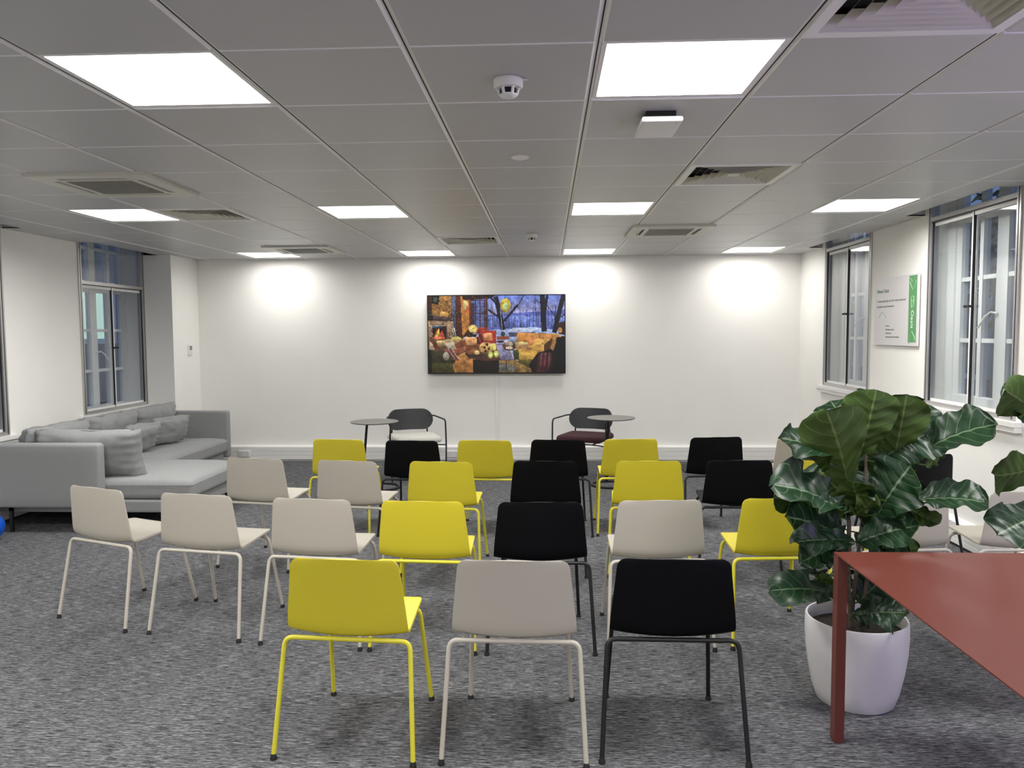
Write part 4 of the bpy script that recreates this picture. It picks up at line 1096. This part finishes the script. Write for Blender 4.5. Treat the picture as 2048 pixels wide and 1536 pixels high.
LEAVES = [
 ((1.205,3.17,.90),(1.073,3.02,1.221),.238,'u'), ((1.19,3.17,.972),(.927,3.05,1.142),.122,'t'), ((1.277,3.32,1.073),(1.225,3.42,1.239),.139,'t'),
 ((1.273,3.22,1.025),(1.307,3.16,1.291),.213,'u'), ((1.413,3.25,.97),(1.436,3.18,1.273),.187,'u'), ((1.505,3.35,1.011),(1.642,3.45,1.233),.152,'t'),
 ((1.38,3.38,1.1),(1.434,3.48,1.279),.13,'t'), ((1.494,3.25,1.004),(1.742,3.12,1.186),.17,'t'), ((1.602,3.36,.951),(1.714,3.42,1.041),.094,'u'),
 ((1.303,3.12,.796),(1.374,3.02,1.015),.19,'t'), ((1.452,3.15,.855),(1.695,3.05,.883),.148,'t'), ((1.421,3.2,.839),(1.547,3.12,.764),.084,'u'),
 ((1.194,3.14,.779),(.891,2.98,.974),.181,'t'), ((1.19,3.22,.828),(.908,3.14,.861),.124,'u'), ((1.218,3.2,.686),(.956,3.1,.81),.19,'t'),
 ((1.232,3.15,.688),(.96,3.0,.732),.099,'t'), ((1.227,3.22,.652),(1.023,3.14,.612),.107,'t'), ((1.243,3.15,.683),(1.417,3.02,.793),.154,'t'),
 ((1.381,3.3,.614),(1.561,3.3,.617),.069,'u'), ((1.195,3.12,.795),(1.062,3.02,.892),.065,'t'), ((1.199,3.12,.799),(1.255,3.02,.888),.076,'u'),
 ((1.24,3.25,.821),(1.138,3.3,.949),.147,'u'), ((1.332,3.3,.811),(1.364,3.36,.95),.161,'t'), ((1.421,3.3,.811),(1.553,3.3,.904),.15,'t'),
 ((1.18,3.2,.441),(.899,3.06,.531),.117,'t'), ((1.169,3.25,.482),(1.07,3.2,.554),.051,'t'), ((1.228,3.24,.434),(1.107,3.2,.509),.079,'u'),
 ((1.248,3.2,.365),(1.405,3.06,.435),.125,'t'), ((1.289,3.25,.40),(1.432,3.28,.524),.181,'t'), ((1.258,3.3,.40),(1.232,3.3,.524),.092,'t'),
 ((1.30,3.34,.86),(1.22,3.44,1.07),.19,'t'), ((1.38,3.36,.82),(1.50,3.46,1.03),.19,'t'), ((1.34,3.33,.70),(1.48,3.40,.84),.17,'t'), ((1.24,3.32,.70),(1.09,3.40,.83),.17,'t'),
 ((1.30,3.30,.62),(1.42,3.24,.71),.14,'t'), ((1.26,3.34,.78),(1.11,3.42,.93),.16,'t'), ((1.36,3.30,.92),(1.42,3.22,1.10),.16,'u'), ((1.22,3.3,.58),(1.12,3.34,.66),.11,'t'),
 ((1.23,3.17,.60),(1.12,3.06,.66),.13,'t'), ((1.30,3.20,.58),(1.43,3.10,.64),.14,'t'), ((1.27,3.20,.80),(1.20,3.10,.93),.13,'u'), ((1.31,3.20,.70),(1.33,3.08,.86),.15,'t'), ((1.20,3.2,.98),(1.04,3.16,1.06),.14,'t'), ((1.36,3.24,1.0),(1.52,3.2,1.12),.15,'t')]
STEMS = [([(1.256,3.22,.29),(1.232,3.21,.50),(1.228,3.2,.742),(1.206,3.19,.904),(1.225,3.24,1.08),(1.234,3.3,1.19)], .011, .005),
         ([(1.30,3.25,.29),(1.34,3.27,.55),(1.40,3.26,.82),(1.413,3.25,.97),(1.44,3.3,1.10)], .010, .005),
         ([(1.27,3.27,.29),(1.29,3.26,.60),(1.31,3.24,.90),(1.303,3.25,1.06)], .009, .005)]
fig((1.275, 3.225, 0), LEAVES, STEMS, 'big fiddle leaf fig in a white pot behind the red table corner', 100)
L2 = [((1.956,3.2,1.205),(1.777,3.1,1.294),.167,'u'), ((1.985,3.2,.99),(1.752,3.1,.959),.167,'u'), ((2.003,3.2,.791),(1.764,3.08,.748),.167,'t'), ((1.989,3.25,1.116),(1.857,3.2,1.309),.136,'t'),
      ((2.10,3.24,1.10),(2.30,3.2,1.28),.18,'t'), ((2.12,3.25,.90),(2.38,3.2,.96),.18,'t'), ((2.1,3.3,.8),(2.2,3.5,.9),.16,'t'), ((2.09,3.2,.62),(1.95,3.0,.66),.14,'t'), ((2.1,3.22,1.15),(2.06,3.3,1.36),.17,'u')]
ST2 = [([(2.25,3.25,.29),(2.22,3.24,.6),(2.18,3.24,.9),(2.12,3.24,1.18)], .011, .006)]
fig((2.25, 3.25, 0), L2, ST2, 'second fig, only a few leaves showing at the picture edge by the windows', 300)

# ------------------------------------------------------------------ outside: the street side and the light well
def facade(name, xf, xb, y0, y1, h, wins, label, lit=None):
    root = empty(name, ((xf+xb)/2, (y0+y1)/2, 0)); c = Vector(root.location)
    def put(m, nm, mt):
        m.v = [tuple(Vector(p)-c) for p in m.v]; return m.build(nm, mt, root)
    m = MB(); m.box(xf, xb, y0, y1, -3, h); put(m, 'facade_wall', M['stone'])
    sg = -1 if xf < xb else 1
    for (a, b, z0, z1, on) in wins:
        m = MB(); m.box(xf+sg*.0, xf+sg*.06, a-.1, a, z0-.1, z1+.1); m.box(xf, xf+sg*.06, b, b+.1, z0-.1, z1+.1); m.box(xf, xf+sg*.06, a, b, z1, z1+.1); m.box(xf, xf+sg*.06, a, b, z0-.1, z0)
        m.box(xf, xf+sg*.04, (a+b)/2-.03, (a+b)/2+.03, z0, z1)
        w = put(m, 'window_frame', M['white'])
        m = MB(); m.box(xf+sg*.001, xf+sg*.012, a, b, z0, z1); m.v = [tuple(Vector(p)-c) for p in m.v]; m.build('pane', on, w)
    m = MB(); m.box(xf+sg*.15, xf, y0, y1, h-.25, h); put(m, 'cornice', M['stone'])
    tag(root, label, 'building')
    return root
M['litwin'] = mat('lit_office_window', (.3,.4,.36), .6, emit=lin((190,222,200)), estr=.85)
M['darkwin'] = mat('dark_window', (.02,.022,.028), .15)
facade('neighbouring_building', 9.0, 12.0, -4, 30, 4.0, [(y, y+1.3, z0, z0+1.7, M['darkwin']) for y in (1,4,7,10,13.2,16.4,19.6,22.8) for z0 in (.6,)], 'grey stone building across the street seen through the sign wall windows')
facade('light_well_building', -9.0, -12.0, -2, 30, 5.5, [(14.5, 15.75, 1.46, 2.50, M['litwin']), (11.2,12.5,1.2,2.6,M['darkwin']), (17.6,18.9,1.2,2.6,M['darkwin'])], 'grey building across the light well with a lit window, seen through the sofa side window')
def bare_tree(x, y):
    root = empty('street_tree', (x, y, -3)); r = random.Random(int(x*10))
    m = MB(); m.tube([(0,0,0),(.05,.02,3.2),(.0,.1,5.2)], .12, 8, r1=.05); m.build('trunk', M['stem'], root, smooth=True)
    m = MB()
    for k in range(420):
        a = r.uniform(0, 2*PI); rr = r.uniform(0,1.25); z = 5.6+r.uniform(-1.2,1.1)*math.sqrt(max(0.02,1-(rr/1.3)**2)); s = r.uniform(.06,.14)
        p = Vector((rr*math.cos(a), rr*math.sin(a), z)); u = Vector((r.uniform(-1,1),r.uniform(-1,1),r.uniform(-1,1))).normalized(); w = u.orthogonal().normalized()
        m.add([p-u*s, p+w*s*.5, p+u*s, p-w*s*.5], [(0,1,2,3)])
    m.build('crown', M['foliage'], root)
    tag(root, 'dim street tree outside the window beside the sign', 'tree')
bare_tree(6.4, 11.2)
m = MB(); m.box(3.2, 30, -10, 40, -3.1, -3); struct(m.build('ground', M['stoned']))
m = MB(); m.box(-30, -4.9, -10, 40, -3.1, -3); struct(m.build('ground', M['stoned']))

# ------------------------------------------------------------------ light
w = bpy.data.worlds.new('dusk_sky'); SC.world = w; w.use_nodes = True; nt = w.node_tree; bg = nt.nodes['Background']
tc = nt.nodes.new('ShaderNodeTexCoord'); sp = nt.nodes.new('ShaderNodeSeparateXYZ'); rp = nt.nodes.new('ShaderNodeValToRGB')
nt.links.new(tc.outputs['Generated'], sp.inputs[0]); nt.links.new(sp.outputs['Z'], rp.inputs['Fac']); nt.links.new(rp.outputs['Color'], bg.inputs['Color'])
rp.color_ramp.elements[0].position = 0; rp.color_ramp.elements[0].color = (.20,.27,.46,1); rp.color_ramp.elements[1].position = .6; rp.color_ramp.elements[1].color = (.10,.18,.44,1)
bg.inputs['Strength'].default_value = .85
# violet lamp of the room behind the viewer, beyond the picture edge
ld = bpy.data.lights.new('violet_lamp', 'AREA'); ld.shape = 'DISK'; ld.size = .5; ld.energy = 9; ld.color = (.32,.16,1.0)
lo = bpy.data.objects.new('violet_lamp', ld); COL.objects.link(lo); lo.location = (2.6, .7, 1.1); lo.rotation_euler = (Vector((1.6,3.2,1.2))-Vector(lo.location)).to_track_quat('-Z', 'Y').to_euler()

# ------------------------------------------------------------------ camera
f_px, yaw, pitch, roll, hc = 1560.836, -.04571, -.065549, -.0060197, 1.5305
cy, sy, cp, sp_ = math.cos(yaw), math.sin(yaw), math.cos(pitch), math.sin(pitch)
fwd = Vector((sy*cp, cy*cp, sp_)); rgt = Vector((cy, -sy, 0)); up = rgt.cross(fwd)
r2 = rgt*math.cos(roll)+up*math.sin(roll); u2 = up*math.cos(roll)-rgt*math.sin(roll)
cam = bpy.data.cameras.new('camera'); co = bpy.data.objects.new('camera', cam); COL.objects.link(co)
cam.sensor_fit = 'HORIZONTAL'; cam.sensor_width = 36; cam.lens = f_px*36/2048; cam.clip_start = .05; cam.clip_end = 200
co.matrix_world = Matrix(((r2.x,u2.x,-fwd.x,0),(r2.y,u2.y,-fwd.y,0),(r2.z,u2.z,-fwd.z,hc),(0,0,0,1)))
SC.camera = co

SC.view_settings.view_transform = 'Standard'; SC.view_settings.look = 'None'; SC.view_settings.gamma = 1; SC.view_settings.use_curve_mapping = False
SC.view_settings.exposure = 0.46
SC.cycles.use_denoising = True
SC.cycles.max_bounces = 10; SC.cycles.diffuse_bounces = 6; SC.cycles.transparent_max_bounces = 16
SC.cycles.sample_clamp_indirect = 8
